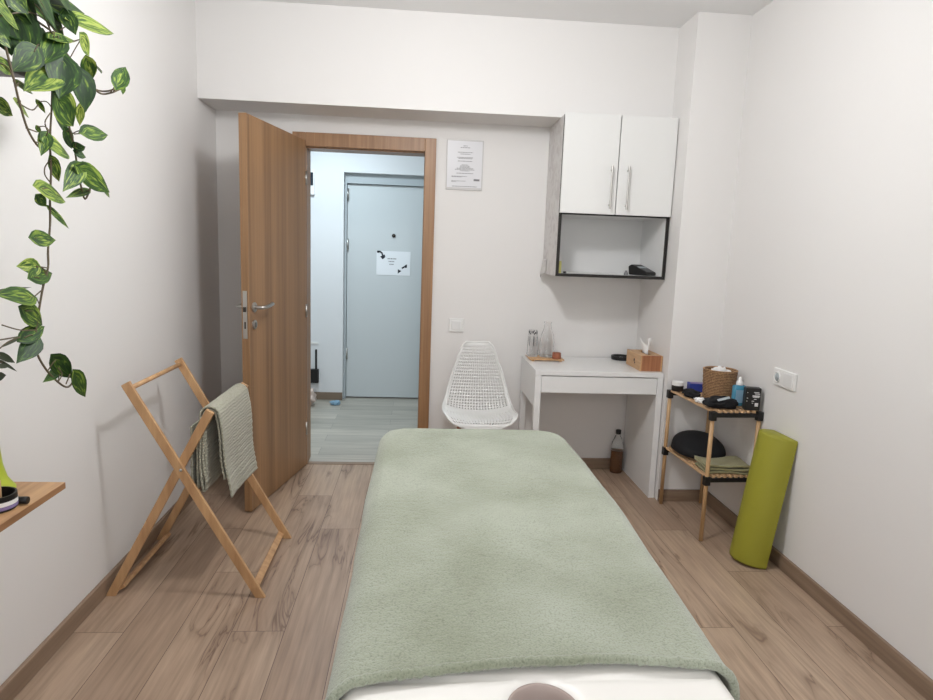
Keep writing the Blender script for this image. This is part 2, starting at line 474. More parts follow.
def addlathe(bm, prof, cx, cy, n=28, mi=0, M=None):
    """prof: (radius, z) pairs, closed at radius 0 when given"""
    t = bmesh.new(); rings = []
    for r, z in prof:
        if r < 1e-6: rings.append([t.verts.new((0, 0, z))])
        else: rings.append([t.verts.new((r*math.cos(2*PI*j/n), r*math.sin(2*PI*j/n), z)) for j in range(n)])
    for a, b in zip(rings[:-1], rings[1:]):
        for j in range(n):
            k = (j+1) % n
            if len(a) == 1 and len(b) == 1: continue
            if len(a) == 1: f = t.faces.new([a[0], b[j], b[k]])
            elif len(b) == 1: f = t.faces.new([a[j], a[k], b[0]])
            else: f = t.faces.new([a[j], a[k], b[k], b[j]])
            f.smooth = True
    t.transform((M or Matrix.Identity(4)))
    t.transform(Matrix.Translation((cx, cy, 0)))
    merge(bm, t, mi)

def lathe(name, prof, cx, cy, mat, parent=None, n=28, M=None):
    bm = bmesh.new(); addlathe(bm, prof, cx, cy, n, 0, M)
    o = build(name, bm, mat, parent)
    return smooth_angle(o, 45)

def grid_mesh(bm, fn, nu, nv, mi=0, wrap=False):
    vs = [[bm.verts.new(fn(i/(nu-1), j/(nv-1))) for j in range(nv)] for i in range(nu)]
    for i in range(nu-1):
        for j in range(nv-1):
            f = bm.faces.new([vs[i][j], vs[i+1][j], vs[i+1][j+1], vs[i][j+1]]); f.smooth = True; f.material_index = mi
    return vs

def struct(name, bm, mats):
    return build(name, bm, mats, None, kind='structure')

def catmull(pts, n=6):
    pts = [Vector(p) for p in pts]
    out = []
    for i in range(len(pts)-1):
        p0 = pts[max(i-1, 0)]; p1 = pts[i]; p2 = pts[i+1]; p3 = pts[min(i+2, len(pts)-1)]
        for k in range(n):
            t = k/n
            out.append(0.5*((2*p1)+(p2-p0)*t+(2*p0-5*p1+4*p2-p3)*t*t+(3*p1-p0-3*p2+p3)*t**3))
    out.append(pts[-1])
    return out

# plant shape data (metres): leaf base, tip, width, yellow share; vine points; narrow leaves
LEAVES = [[-0.92, 1.9059, 1.968, -0.9267, 2.1449, 2.0167, 0.0588, 0.8], [-0.9, 1.8812, 1.9216, -0.9114, 1.9493, 1.8924, 0.0366, 0.9], [-0.91, 1.7633, 1.8854, -0.9111, 1.8728, 1.9184, 0.0343, 0.6], [-0.89, 1.8807, 1.8646, -0.8996, 1.9228, 1.8213, 0.0366, 0.6], [-0.89, 1.9078, 1.8694, -0.9027, 1.9962, 1.8657, 0.031, 0.5], [-0.88, 2.0351, 1.8439, -0.8809, 2.1029, 1.9167, 0.0429, 0.4], [-0.88, 2.0607, 1.8444, -0.8629, 2.0249, 1.8149, 0.0167, 0.5], [-0.9, 1.7794, 1.8343, -0.887, 1.7304, 1.7382, 0.0779, 0.1], [-0.89, 1.8397, 1.8166, -0.8782, 1.8474, 1.7291, 0.0657, 0.05], [-0.91, 1.7544, 1.8036, -0.9172, 1.636, 1.7336, 0.0655, 0.7], [-0.95, 1.6719, 1.7536, -0.9462, 1.7371, 1.7483, 0.0244, 0.8], [-0.94, 1.6455, 1.7058, -0.9453, 1.7075, 1.6839, 0.0294, 0.8], [-0.91, 1.7654, 1.7399, -0.919, 1.8693, 1.6904, 0.0687, 0.45], [-0.93, 1.9134, 1.75, -0.9413, 1.9366, 1.7039, 0.0248, 0.9], [-0.92, 1.7276, 1.6298, -0.9275, 1.8637, 1.6221, 0.0617, 0.75], [-0.92, 1.7206, 1.6453, -0.9025, 1.6662, 1.5958, 0.0307, 0.5], [-0.92, 1.8557, 1.6394, -0.906, 1.8855, 1.6471, 0.0271, 0.2], [-0.92, 1.8595, 1.627, -0.9068, 1.8895, 1.6188, 0.0272, 0.2], [-0.89, 1.8558, 1.6767, -0.877, 1.9641, 1.693, 0.0422, 0.4], [-0.93, 1.7596, 1.5904, -0.9382, 1.8117, 1.541, 0.0285, 0.6], [-0.91, 1.6708, 1.5145, -0.9142, 1.8091, 1.4984, 0.0488, 0.7], [-0.92, 1.6701, 1.4952, -0.9131, 1.6932, 1.4733, 0.0244, 0.4], [-0.93, 1.7417, 1.4681, -0.9194, 1.8113, 1.4233, 0.017, 0.5], [-0.91, 1.8504, 1.585, -0.8951, 1.7502, 1.5221, 0.045, 0.5], [-0.9, 1.8501, 1.5776, -0.8842, 1.9821, 1.5318, 0.054, 0.5], [-0.9, 1.9575, 1.543, -0.912, 2.0365, 1.5206, 0.0191, 0.5], [-0.93, 1.9226, 1.5304, -0.9238, 1.8143, 1.5086, 0.0218, 0.5], [-1.0, 1.6717, 1.7082, -0.9915, 1.7199, 1.6886, 0.0353, 0.6], [-0.9, 1.5313, 1.8817, -0.8973, 1.6117, 1.8594, 0.0522, 0.7], [-0.93, 1.7297, 1.8696, -0.9388, 1.8032, 1.8385, 0.073, 0.05], [-0.91, 1.7032, 1.9561, -0.9084, 1.7902, 1.9125, 0.0636, 0.1], [-0.92, 1.8219, 2.0001, -0.9319, 1.9416, 1.9814, 0.0502, 0.15], [-0.92, 1.8466, 1.9681, -0.9023, 1.8554, 1.921, 0.0389, 0.3], [-0.91, 1.5409, 1.8223, -0.8947, 1.5613, 1.8048, 0.0225, 0.5], [-0.92, 1.5515, 1.7719, -0.9158, 1.5989, 1.7572, 0.0277, 0.7], [-0.93, 1.6666, 1.944, -0.9345, 1.7582, 1.9009, 0.0595, 0.3], [-0.95, 1.6811, 1.9022, -0.9332, 1.6966, 1.8147, 0.0818, 0.15], [-0.97, 1.6615, 1.8902, -0.965, 1.6818, 1.8178, 0.0701, 0.15], [-0.9, 1.5763, 1.9197, -0.8841, 1.6187, 1.8941, 0.046, 0.3], [-0.95, 1.7503, 1.7298, -0.9353, 1.7554, 1.7055, 0.0142, 0.6], [-0.95, 1.7392, 1.6683, -0.9472, 1.7497, 1.6536, 0.0113, 0.5], [-0.94, 1.7168, 1.8877, -0.9405, 1.7726, 1.8537, 0.0501, 0.3], [-0.96, 1.8393, 1.9728, -0.954, 1.9076, 1.9214, 0.0477, 0.2], [-0.95, 1.7917, 1.8301, -0.9499, 1.8775, 1.8077, 0.0465, 0.3], [-0.95, 1.83, 1.722, -0.9594, 1.9118, 1.6749, 0.0416, 0.2], [-0.95, 1.8738, 1.6794, -0.9543, 1.9188, 1.6392, 0.0304, 0.2], [-0.92, 1.6468, 1.3972, -0.9066, 1.7167, 1.3939, 0.0374, 0.5], [-0.93, 1.6611, 1.3274, -0.9435, 1.609, 1.3307, 0.0377, 0.8], [-0.92, 1.6324, 1.3047, -0.9334, 1.7493, 1.312, 0.0397, 0.4], [-0.91, 1.5896, 1.2602, -0.9031, 1.4668, 1.2781, 0.0438, 0.5], [-0.92, 1.5877, 1.2271, -0.9252, 1.6833, 1.1801, 0.0464, 0.45], [-0.93, 1.5939, 1.1619, -0.9263, 1.6856, 1.1823, 0.0362, 0.3], [-0.92, 1.6191, 1.149, -0.9185, 1.5452, 1.1129, 0.042, 0.05], [-0.92, 1.7045, 1.0901, -0.923, 1.7859, 1.0239, 0.0442, 0.2], [-0.94, 1.748, 1.0554, -0.9201, 1.6459, 1.0448, 0.0255, 0.3], [-0.91, 1.7766, 1.0343, -0.9182, 1.8438, 0.958, 0.0404, 0.4], [-0.97, 1.6818, 1.8749, -0.9706, 1.8196, 1.9418, 0.0709, 0.1], [-0.92, 1.6912, 1.8319, -0.9279, 1.6213, 1.773, 0.0549, 0.25], [-0.96, 1.7613, 1.9692, -0.9529, 1.9103, 1.9675, 0.0743, 0.1], [-0.94, 1.8212, 1.9821, -0.9453, 2.0174, 2.029, 0.0532, 0.2], [-0.95, 1.7101, 1.885, -0.9525, 1.859, 1.8577, 0.0721, 0.15], [-0.91, 1.7813, 1.8862, -0.8989, 1.6915, 1.8107, 0.052, 0.3], [-0.95, 1.5983, 1.8708, -0.9538, 1.697, 1.8495, 0.0726, 0.1]]
VINES = [[[-0.93, 1.7378, 1.8674], [-0.93, 1.7798, 1.8564], [-0.93, 1.7842, 1.8149], [-0.93, 1.7761, 1.7412], [-0.93, 1.7562, 1.641], [-0.93, 1.7526, 1.5675], [-0.93, 1.7399, 1.4927], [-0.93, 1.7331, 1.4306], [-0.93, 1.7173, 1.3682], [-0.93, 1.7124, 1.3234], [-0.93, 1.6853, 1.2773], [-0.93, 1.6621, 1.2222], [-0.93, 1.6441, 1.1748], [-0.93, 1.6387, 1.1261], [-0.93, 1.6718, 1.0751], [-0.93, 1.726, 1.0279], [-0.93, 1.7723, 1.0046], [-0.93, 1.8151, 1.0207]], [[-0.92, 1.7664, 1.9044], [-0.92, 1.8091, 1.882], [-0.92, 1.8547, 1.8633], [-0.92, 1.9127, 1.8358], [-0.92, 1.9818, 1.8157], [-0.92, 2.0602, 1.8282], [-0.92, 2.1335, 1.8566]], [[-0.91, 1.8827, 1.8414], [-0.91, 1.9769, 1.807], [-0.91, 2.0498, 1.8208], [-0.91, 2.1304, 1.8535]], [[-0.93, 1.7869, 1.8394], [-0.93, 1.8248, 1.764], [-0.93, 1.8549, 1.6823], [-0.93, 1.8713, 1.6464], [-0.93, 1.8813, 1.5956], [-0.93, 1.8924, 1.5519], [-0.93, 1.9147, 1.508], [-0.93, 1.9521, 1.5467]], [[-0.92, 1.6049, 1.7478], [-0.92, 1.6215, 1.6974], [-0.92, 1.6466, 1.6466], [-0.92, 1.6835, 1.616], [-0.92, 1.7171, 1.614]], [[-0.91, 1.7303, 1.7042], [-0.91, 1.7012, 1.6752], [-0.91, 1.7117, 1.6537]], [[-0.93, 1.7508, 1.5917], [-0.93, 1.7265, 1.5717], [-0.93, 1.7244, 1.5522], [-0.93, 1.7448, 1.5373]], [[-0.92, 1.5697, 1.8714], [-0.92, 1.6767, 1.9157], [-0.92, 1.7467, 1.921], [-0.92, 1.7936, 1.9082]], [[-0.91, 1.834, 1.6695], [-0.91, 1.8975, 1.6828]], [[-0.93, 1.7124, 1.3234], [-0.93, 1.6614, 1.3298]], [[-0.92, 1.6622, 1.2717], [-0.92, 1.606, 1.2492]], [[-0.91, 1.6088, 1.1797], [-0.91, 1.5466, 1.1875], [-0.91, 1.4837, 1.2065]], [[-0.93, 1.5787, 1.1664], [-0.93, 1.5331, 1.1611], [-0.93, 1.4961, 1.1484]], [[-0.92, 1.8649, 1.581], [-0.92, 1.8912, 1.5814]], [[-0.91, 1.6213, 1.6472], [-0.91, 1.6647, 1.6457]], [[-0.93, 1.6394, 1.7028], [-0.93, 1.6861, 1.6989], [-0.93, 1.7126, 1.7159]], [[-0.92, 1.6762, 1.6241], [-0.92, 1.7141, 1.6253]], [[-0.91, 1.7989, 1.8796], [-0.91, 1.8803, 1.9158], [-0.91, 1.9018, 1.9247]], [[-0.93, 1.8328, 1.9245], [-0.93, 1.8842, 1.9555], [-0.93, 1.9267, 1.9742]], [[-0.92, 1.7075, 1.032], [-0.92, 1.7283, 1.0489], [-0.92, 1.7114, 1.068]], [[-0.91, 1.7255, 1.0231], [-0.91, 1.7475, 1.0454]]]
THIN = [[-1.06, 1.7302, 1.2604, -1.04, 1.8426, 1.2673, 0.0088], [-1.06, 1.8085, 1.1344, -1.04, 1.6813, 1.1217, 0.0088], [-1.06, 1.7115, 1.0985, -1.04, 1.741, 1.073, 0.0176], [-1.06, 1.7174, 1.0793, -1.04, 1.7467, 1.048, 0.0073], [-1.06, 1.6973, 1.0441, -1.04, 1.6969, 1.0498, 0.0206], [-1.06, 1.7005, 1.0719, -1.04, 1.7236, 1.0682, 0.0117]]

# ------------------------------------------------------------------ room shell
XL, XR, YB, H = -1.2167, 1.7156, 4.08, 2.68
YW = -0.75
YH = 5.90
bm = bmesh.new(); addbox(bm, XL-.1, XR+.1, YW-.1, 4.115, -.08, 0); struct('floor', bm, 'floor')
bm = bmesh.new(); addbox(bm, -1.75, 0.95, 4.115, 6.15, -.08, 0); struct('floor_hall', bm, 'tile')
bm = bmesh.new(); addbox(bm, -.689, .017, 4.088, 4.135, 0.0, 0.004, 0, .0015); struct('trim_threshold', bm, 'base')
bm = bmesh.new(); addbox(bm, XL-.1, XR+.1, YW-.1, 4.23, H, H+.08); struct('ceiling', bm, 'ceil')
bm = bmesh.new(); addbox(bm, XL-.1, XL, YW-.1, 4.08, 0, H); struct('wall_left', bm, 'wall')
bm = bmesh.new(); addbox(bm, XR, XR+.1, YW-.1, 4.08, 0, H); struct('wall_right', bm, 'wall')
bm = bmesh.new()
addbox(bm, XL-.1, -.745, YB, 4.23, 0, H)
addbox(bm, .066, XR+.1, YB, 4.23, 0, H)
addbox(bm, -.745, .066, YB, 4.23, 2.043, H)
struct('wall_back', bm, 'wall')
bm = bmesh.new(); addbox(bm, XL, 1.424, 3.768, YB, 2.167, H); struct('wall_beam', bm, 'wall')
bm = bmesh.new(); addbox(bm, 1.424, XR, 3.516, YB, 0, H); struct('wall_column', bm, 'wall')
# unseen wall behind the camera, with an assumed window
bm = bmesh.new()
addbox(bm, XL-.1, -.55, YW-.1, YW, 0, H); addbox(bm, 1.05, XR+.1, YW-.1, YW, 0, H)
addbox(bm, -.55, 1.05, YW-.1, YW, 0, .95); addbox(bm, -.55, 1.05, YW-.1, YW, 2.15, H)
struct('wall_front', bm, 'wall')
wn = bpy.data.objects.new('window_1', None); COL.objects.link(wn); wn['kind'] = 'structure'; wn.location = (.25, YW, .95)
bm = bmesh.new()
for a, b_, c, d in ((-.55, -.49, .95, 2.15), (.99, 1.05, .95, 2.15), (.22, .28, 1.01, 2.09), (-.49, .99, .95, 1.01), (-.49, .99, 2.09, 2.15)):
    addbox(bm, a, b_, YW-.07, YW-.01, c, d, 0, .003)
build('window_frame', bm, 'whiteplastic', wn)
bm = bmesh.new(); addbox(bm, -.49, .22, YW-.045, YW-.035, 1.01, 2.09); addbox(bm, .28, .99, YW-.045, YW-.035, 1.01, 2.09)
build('pane', bm, 'glass', wn)
# baseboards
def bboard(name, segs):
    bm = bmesh.new()
    for s in segs: addbox(bm, *s, 0, .070, 0, .003)
    struct(name, bm, 'base')
bboard('baseboard_left', [(XL, XL+.016, YW, YB)])
bboard('baseboard_right', [(XR-.016, XR, YW, 3.516)])
bboard('baseboard_back', [(XL+.016, -.775, YB-.014, YB), (.095, 1.424, YB-.014, YB)])
bboard('baseboard_column', [(1.4242, XR-.016, 3.50, 3.516)])

# hall beyond the door
bm = bmesh.new()
addbox(bm, -1.75, -.673, YH, 6.12, 0, 2.62); addbox(bm, .30, .95, YH, 6.12, 0, 2.62); addbox(bm, -.673, .30, YH, 6.12, 2.043, 2.62)
struct('wall_hall_far', bm, 'hallwall')
bm = bmesh.new(); addbox(bm, -1.85, -1.75, 4.23, 6.12, 0, 2.62); struct('wall_hall_left', bm, 'hallwall')
bm = bmesh.new(); addbox(bm, .95, 1.05, 4.23, 6.12, 0, 2.62); struct('wall_hall_right', bm, 'hallwall')
bm = bmesh.new(); addbox(bm, -1.85, 1.05, 4.23, 6.12, 2.62, 2.68); struct('ceiling_hall', bm, 'hallwall')
bm = bmesh.new(); addbox(bm, -1.75, -.673, YH-.012, YH, 0, .07, 0, .002); struct('baseboard_hall', bm, 'greywood')

d2 = bpy.data.objects.new('door_2', None); COL.objects.link(d2); d2['kind'] = 'structure'; d2.location = (-.2, 6.02, 0)
bm = bmesh.new()
addbox(bm, -.673, -.652, 5.955, 6.10, 0, 2.043, 0, .002); addbox(bm, .279, .30, 5.955, 6.10, 0, 2.043, 0, .002); addbox(bm, -.652, .279, 5.955, 6.10, 1.955, 2.043, 0, .002)
build('door_frame', bm, 'hframe', d2)
lf = box('door_leaf', -.650, .277, 5.985, 6.04, .012, 1.952, 'hdoor', d2, .003)
bm = bmesh.new()
for z in (.42, 1.42, 1.86): addtube(bm, [(-.645, 5.973, z-.05), (-.645, 5.973, z+.05)], .010, 10)
build('hinge', bm, 'steel', d2)
bm = bmesh.new(); addlathe(bm, [(0, .0), (.017, .0), (.017, .008), (.010, .012), (0, .012)], 0, 0, 20, 0, Matrix.Rotation(PI/2, 4, 'X'))
bm.transform(Matrix.Translation((-.233, 5.984, 1.512))); build('peephole', bm, 'darksteel', d2)

# sign taped on hall door
sg = thing('paper_sign', 'white sheet with black arrows and printed lines taped on the pale hall door', 'sign', (-.23, 5.983, 1.16))
box('sheet', -.385, -.078, 5.9815, 5.9835, 1.155, 1.372, 'signsheet', sg)
bm = bmesh.new()
yy = 5.9805
def flat(bm, pts, y=yy, mi=0):
    f = bm.faces.new([bm.verts.new((x, y, z)) for x, z in pts]); f.material_index = mi
def strip(bm, pts, w, y=yy):
    for (a, b_) in zip(pts[:-1], pts[1:]):
        a = Vector((a[0], 0, a[1])); b_ = Vector((b_[0], 0, b_[1])); t = (b_-a).normalized(); n = Vector((-t.z, 0, t.x))*w/2
        a = a - t*w*.2; b_ = b_ + t*w*.2
        flat(bm, [(q.x, q.z) for q in (a+n, b_+n, b_-n, a-n)], y)
strip(bm, [(-.375, 1.362), (-.355, 1.366), (-.338, 1.354), (-.330, 1.335)], .014)
flat(bm, [(-.352, 1.322), (-.312, 1.340), (-.305, 1.318), (-.330, 1.296)])
flat(bm, [(-.382, 1.372), (-.362, 1.374), (-.362, 1.354), (-.380, 1.354)])
build('arrow_print', bm, 'inkdark', sg, solid=.0008)
bm = bmesh.new()
strip(bm, [(-.152, 1.222), (-.120, 1.242)], .014)
flat(bm, [(-.125, 1.250), (-.108, 1.258), (-.108, 1.228), (-.126, 1.226)])
flat(bm, [(-.190, 1.172), (-.190, 1.212), (-.158, 1.196)])
build('arrow_print', bm, 'inkdark', sg, solid=.0008)
bm = bmesh.new()
for z, a, b_ in ((1.300, -.285, -.205), (1.275, -.275, -.225), (1.250, -.268, -.230)):
    x = a
    while x < b_:
        l = random.uniform(.008, .018); flat(bm, [(x, z), (min(x+l, b_), z), (min(x+l, b_), z+.008), (x, z+.008)]); x += l+.004
build('text_lines', bm, 'ink', sg, solid=.0008)

# hall things
t = thing('wall_intercom', 'white intercom with dark screen high on the hall wall left of the pale door', 'intercom', (-.98, YH, 1.83))
box('housing', -1.06, -.925, YH-.028, YH-.001, 1.835, 2.035, 'whiteplastic', t, .004)
box('screen', -1.05, -.935, YH-.031, YH-.0285, 1.915, 2.025, 'screen', t, .001)
t = thing('wifi_router', 'small black router with two upright antennas on the hall wall', 'router', (-.93, YH, .16))
box('housing', -1.06, -.885, YH-.045, YH-.001, .160, .288, 'black', t, .006)
for x in (-1.03, -.908):
    bm = bmesh.new(); addbar(bm, (x, YH-.03, .288), (x, YH-.03, .470), .018, .012, (0, 1, 0), 0, .003); build('antenna', bm, 'black', t)
t = tag(box('wall_outlet', -.960, -.893, YH-.010, YH-.001, .515, .535, 'whiteplastic', None, .003), 'small white cable outlet on the hall wall above the black router', 'outlet')
rebase(t, (-.93, YH, .515))

def blob(name, c, r, mat, amp, freq, seed, nu=40, nv=24, flatb=True, parent=None):
    bm = bmesh.new()
    def fn(u, v):
        th = 2*PI*u; ph = PI*(v-.5)
        d = Vector((math.cos(th)*math.cos(ph), math.sin(th)*math.cos(ph), math.sin(ph)))
        k = 1 + amp*noise.noise(d*freq+Vector((seed, seed, 0)))
        p = Vector((c[0]+d.x*r[0]*k, c[1]+d.y*r[1]*k, c[2]+d.z*r[2]*k))
        if flatb: p.z = max(p.z, c[2]-r[2]*.8)
        return p
    grid_mesh(bm, fn, nu, nv)
    bmesh.ops.remove_doubles(bm, verts=bm.verts, dist=1e-5)
    return build(name, bm, mat, parent, smooth=True)
o = tag(blob('plastic_bag', (-.972, 5.66, .068), (.085, .08, .085), 'bag', .5, 3.5, 3), 'crumpled pinkish plastic bag on the hall floor under the router', 'bag'); rebase(o, (-.94, 5.66, 0))
o = tag(blob('shoe_cover', (-.712, 5.70, .018), (.040, .032, .021), 'bluecloth', .7, 4.0, 9), 'crumpled light blue shoe cover on the hall floor', 'shoe cover'); rebase(o, (-.712, 5.70, 0))

# hall lamp and room lamp fittings
def ceil_lamp(loc, r, mat, label):
    t = thing('ceiling_lamp', label, 'lamp', loc)
    z = loc[2]
    lathe('base', [(0, z), (r, z), (r, z-.03), (r*.96, z-.034), (0, z-.034)], loc[0], loc[1], 'whiteplastic', t)
    lathe('diffuser', [(r*.93, z-.0345), (r*.93, z-.05), (r*.8, z-.062), (0, z-.066)], loc[0], loc[1], mat, t)
ceil_lamp((LAMP[0], LAMP[1], H), .17, 'lamp', 'round white ceiling lamp above the massage table')
ceil_lamp((-.75, 5.0, 2.62), .16, 'hlamp', 'round white ceiling lamp in the hall beyond the door')

# ------------------------------------------------------------------ interior door
d1 = bpy.data.objects.new('door_1', None); COL.objects.link(d1); d1['kind'] = 'structure'; d1.location = (-.34, YB, 0)
bm = bmesh.new()
for s in ((-.768, -.692, 0, 2.065), (.020, .088, 0, 2.065)):
    addbox(bm, s[0], s[1], 4.055, 4.0795, s[2], s[3], 0, .003)
    addbox(bm, s[0], s[1], 4.2305, 4.250, s[2], s[3], 0, .003)
addbox(bm, -.692, .020, 4.055, 4.0795, 1.985, 2.065, 0, .003)
addbox(bm, -.692, .020, 4.2305, 4.250, 1.985, 2.065, 0, .003)
addbox(bm, -.744, -.690, 4.082, 4.229, 0, 2.04, 0, .002); addbox(bm, .018, .065, 4.082, 4.229, 0, 2.04, 0, .002); addbox(bm, -.690, .018, 4.082, 4.229, 1.978, 2.04, 0, .002)
build('door_frame', bm, 'frame', d1)
hinge = Vector((-.690, 4.050, 0)); free = Vector((-.842, 3.300, 0))
dv = (free-hinge); DL = dv.length; dv.normalize()
nv = Vector((-dv.y, dv.x, 0)); nv = nv if nv.x > 0 else -nv       # towards the room side seen
Mleaf = Matrix.Translation(hinge) @ Matrix((dv, nv, Vector((0, 0, 1)))).transposed().to_4x4()
leaf = box('door_leaf', 0, DL, -.04, 0, .008, 2.018, 'door', d1, .0025, Mleaf)
box('lock_plate', DL+.0002, DL+.0025, -.031, -.009, .925, 1.165, 'steel', leaf, .0005, Mleaf)
bm = bmesh.new(); addbox(bm, DL+.002, DL+.012, -.026, -.014, 1.06, 1.085, 0, .001, Mleaf); addbox(bm, DL+.0024, DL+.003, -.024, -.016, .975, 1.01, 0, 0, Mleaf)
build('latch', bm, 'darksteel', leaf)
for side, s in ((1, 0.0), (-1, -.04)):
    bm = bmesh.new()
    R = Matrix.Rotation(-PI/2*side, 4, 'X')
    x0 = DL-.055
    addlathe(bm, [(0, 0), (.026, 0), (.026, .006), (.022, .009), (0, .009)], 0, 0, 24, 0, Matrix.Translation((x0, s, 1.080)) @ R)
    addlathe(bm, [(0, 0), (.024, 0), (.024, .006), (.020, .009), (0, .009)], 0, 0, 24, 0, Matrix.Translation((x0, s, .992)) @ R)
    addtube(bm, catmull([(x0, s, 1.080), (x0, s+side*.030, 1.080), (x0-.004, s+side*.046, 1.080), (x0-.022, s+side*.052, 1.081), (x0-.07, s+side*.052, 1.084), (x0-.125, s+side*.046, 1.090)], 4), .0095, 12)
    bm.transform(Mleaf)
    h = build('door_handle', bm, 'steel', leaf); smooth_angle(h, 40)
    bm = bmesh.new(); addbox(bm, x0-.004, x0+.004, min(s+side*.0092, s+side*.0112), max(s+side*.0092, s+side*.0112), .978, 1.004, 0, .0006, Mleaf); build('keyhole', bm, 'darksteel', leaf)
bm = bmesh.new()
for z in (.25, 1.0, 1.8): addtube(bm, [(-.688, 4.060-.004, z-.04), (-.688, 4.056, z+.04)], .007, 10)
build('hinge', bm, 'steel', d1)

# ------------------------------------------------------------------ wall things
# framed notice
t = thing('wall_notice', 'white printed notice in a clear holder on the wall above the switch', 'notice', (.264, YB, 1.765))
box('holder', .152, .376, YB-.008, YB-.0005, 1.770, 2.068, 'holder', t, .002)
box('sheet', .158, .370, YB-.0095, YB-.0082, 1.785, 2.060, 'sheet', t)
bm = bmesh.new()
yy2 = YB-.0100
cx = .266
for z, hw in ((2.030, .013), (2.020, .030), (1.992, .046), (1.982, .030), (1.962, .050), (1.956, .042), (1.940, .044), (1.918, .020), (1.911, .030), (1.904, .032), (1.897, .050), (1.890, .060), (1.883, .028), (1.868, .050), (1.790, .075)):
    x = cx-hw
    while x < cx+hw:
        l = random.uniform(.006, .016); flat(bm, [(x, z), (min(x+l, cx+hw), z), (min(x+l, cx+hw), z+.0035), (x, z+.0035)], yy2); x += l+.003
for z, l2 in ((1.850, .095), (1.846, .06), (1.822, .08), (1.817, .03)):
    x = .186
    while x < .186+l2:
        l = random.uniform(.006, .014); flat(bm, [(x, z), (x+l, z), (x+l, z+.003), (x, z+.003)], yy2); x += l+.003
flat(bm, [(.322, 1.826), (.358, 1.826), (.358, 1.838), (.322, 1.838)], yy2)
build('text_lines', bm, 'ink', t, solid=.0006)

t = thing('light_switch', 'white square light switch beside the door frame above the chair', 'switch', (.245, YB, .89))
box('frame', .200, .291, YB-.010, YB-.0005, .892, .978, 'whiteplastic', t, .003)
box('rocker', .216, .275, YB-.0145, YB-.0102, .907, .963, 'whitelam', t, .003)

t = thing('wall_socket', 'white double wall socket on the right wall above the lime bolster', 'socket', (XR, 2.84, .825))
box('frame', XR-.011, XR-.0005, 2.748, 2.930, .826, .908, 'whiteplastic', t, .004)
bm = bmesh.new(); addlathe(bm, [(.026, 0), (.026, .004), (.022, .004), (.020, -.0), (0, 0)], 0, 0, 28, 0, Matrix.Rotation(-PI/2, 4, 'Y'))
bm.transform(Matrix.Translation((XR-.0112, 2.893, .867))); build('socket_insert', bm, 'whiteplastic', t)
bm = bmesh.new(); addlathe(bm, [(.0195, .0), (.0195, .0012), (0, .0012)], 0, 0, 28, 0, Matrix.Rotation(-PI/2, 4, 'Y'))
bm.transform(Matrix.Translation((XR-.0115, 2.893, .867))); build('socket_well', bm, 'hframe', t)
box('blank_cover', XR-.014, XR-.0113, 2.765, 2.840, .838, .897, 'whitelam', t, .001)

# ------------------------------------------------------------------ wall cabinet
CX0, CX1, CY0, CY1 = .780, 1.419, 3.66, 4.078
CZ0, CZ1, CZ2 = 1.279, 1.630, 2.166
cab = thing('wall_cabinet', 'white wall cabinet with two doors and a black-edged open niche', 'cabinet', (1.096, YB, CZ0))
bm = bmesh.new()
addbox(bm, CX0, CX0+.016, CY0+.0185, CY1, CZ0, CZ2, 1)
addbox(bm, CX1-.016, CX1, CY0+.0185, CY1, CZ0, CZ2)
addbox(bm, CX0+.016, CX1-.016, CY0+.0185, CY1, CZ0, CZ0+.016)
addbox(bm, CX0+.016, CX1-.016, CY0+.0185, CY1, CZ1, CZ1+.016)
addbox(bm, CX0+.016, CX1-.016, CY0+.0185, CY1, CZ2-.016, CZ2)
addbox(bm, CX0+.016, CX1-.016, CY1-.006, CY1, CZ0+.016, CZ2-.016)
build('body', bm, ['whitelam', 'film'], cab)
bm = bmesh.new()
e = .0008
addbox(bm, CX0-e, CX0+.0165, CY0+.012, CY0+.018, CZ0-e, CZ2)
addbox(bm, CX1-.0165, CX1+e, CY0+.012, CY0+.018, CZ0-e, CZ2)
addbox(bm, CX0+.0165, CX1-.0165, CY0+.012, CY0+.018, CZ0-e, CZ0+.0165)
addbox(bm, CX0+.0165, CX1-.0165, CY0+.012, CY0+.018, CZ1-.004, CZ1+.016)
addbox(bm, 1.086, 1.106, CY0+.012, CY0+.018, CZ1+.016, CZ2)
build('edge_band', bm, 'blackedge', cab)
for a, b_, hx in ((CX0+.001, 1.0930, 1.055), (1.0985, CX1-.001, 1.150)):
    dr = box('door', a, b_, CY0-.008, CY0+.0105, CZ1+.004, CZ2+.007, 'cabdoor', cab, .001)
    bm = bmesh.new()
    addtube(bm, [(hx, CY0-.036, CZ1+.035), (hx, CY0-.036, CZ1+.265)], .005, 10)
    for z in (CZ1+.055, CZ1+.245): addtube(bm, [(hx, CY0-.0085, z), (hx, CY0-.036, z)], .0045, 8)
    for z in (CZ1+.033, CZ1+.247): addtube(bm, [(hx, CY0-.036, z), (hx, CY0-.036, z+.020)], .0065, 10)
    h = build('handle', bm, 'steel', dr); smooth_angle(h)
# loose film flap at the lower side
bm = bmesh.new()
def fn(u, v):
    z = 1.285 + .085*v
    return Vector((CX0-.004-.022*math.sin(u*PI*.9)*(1-v*.7), 3.95+.10*u, z-.03*u*(1-v)))
grid_mesh(bm, fn, 8, 8)
build('film_flap', bm, 'film', cab, smooth=True, solid=.001)

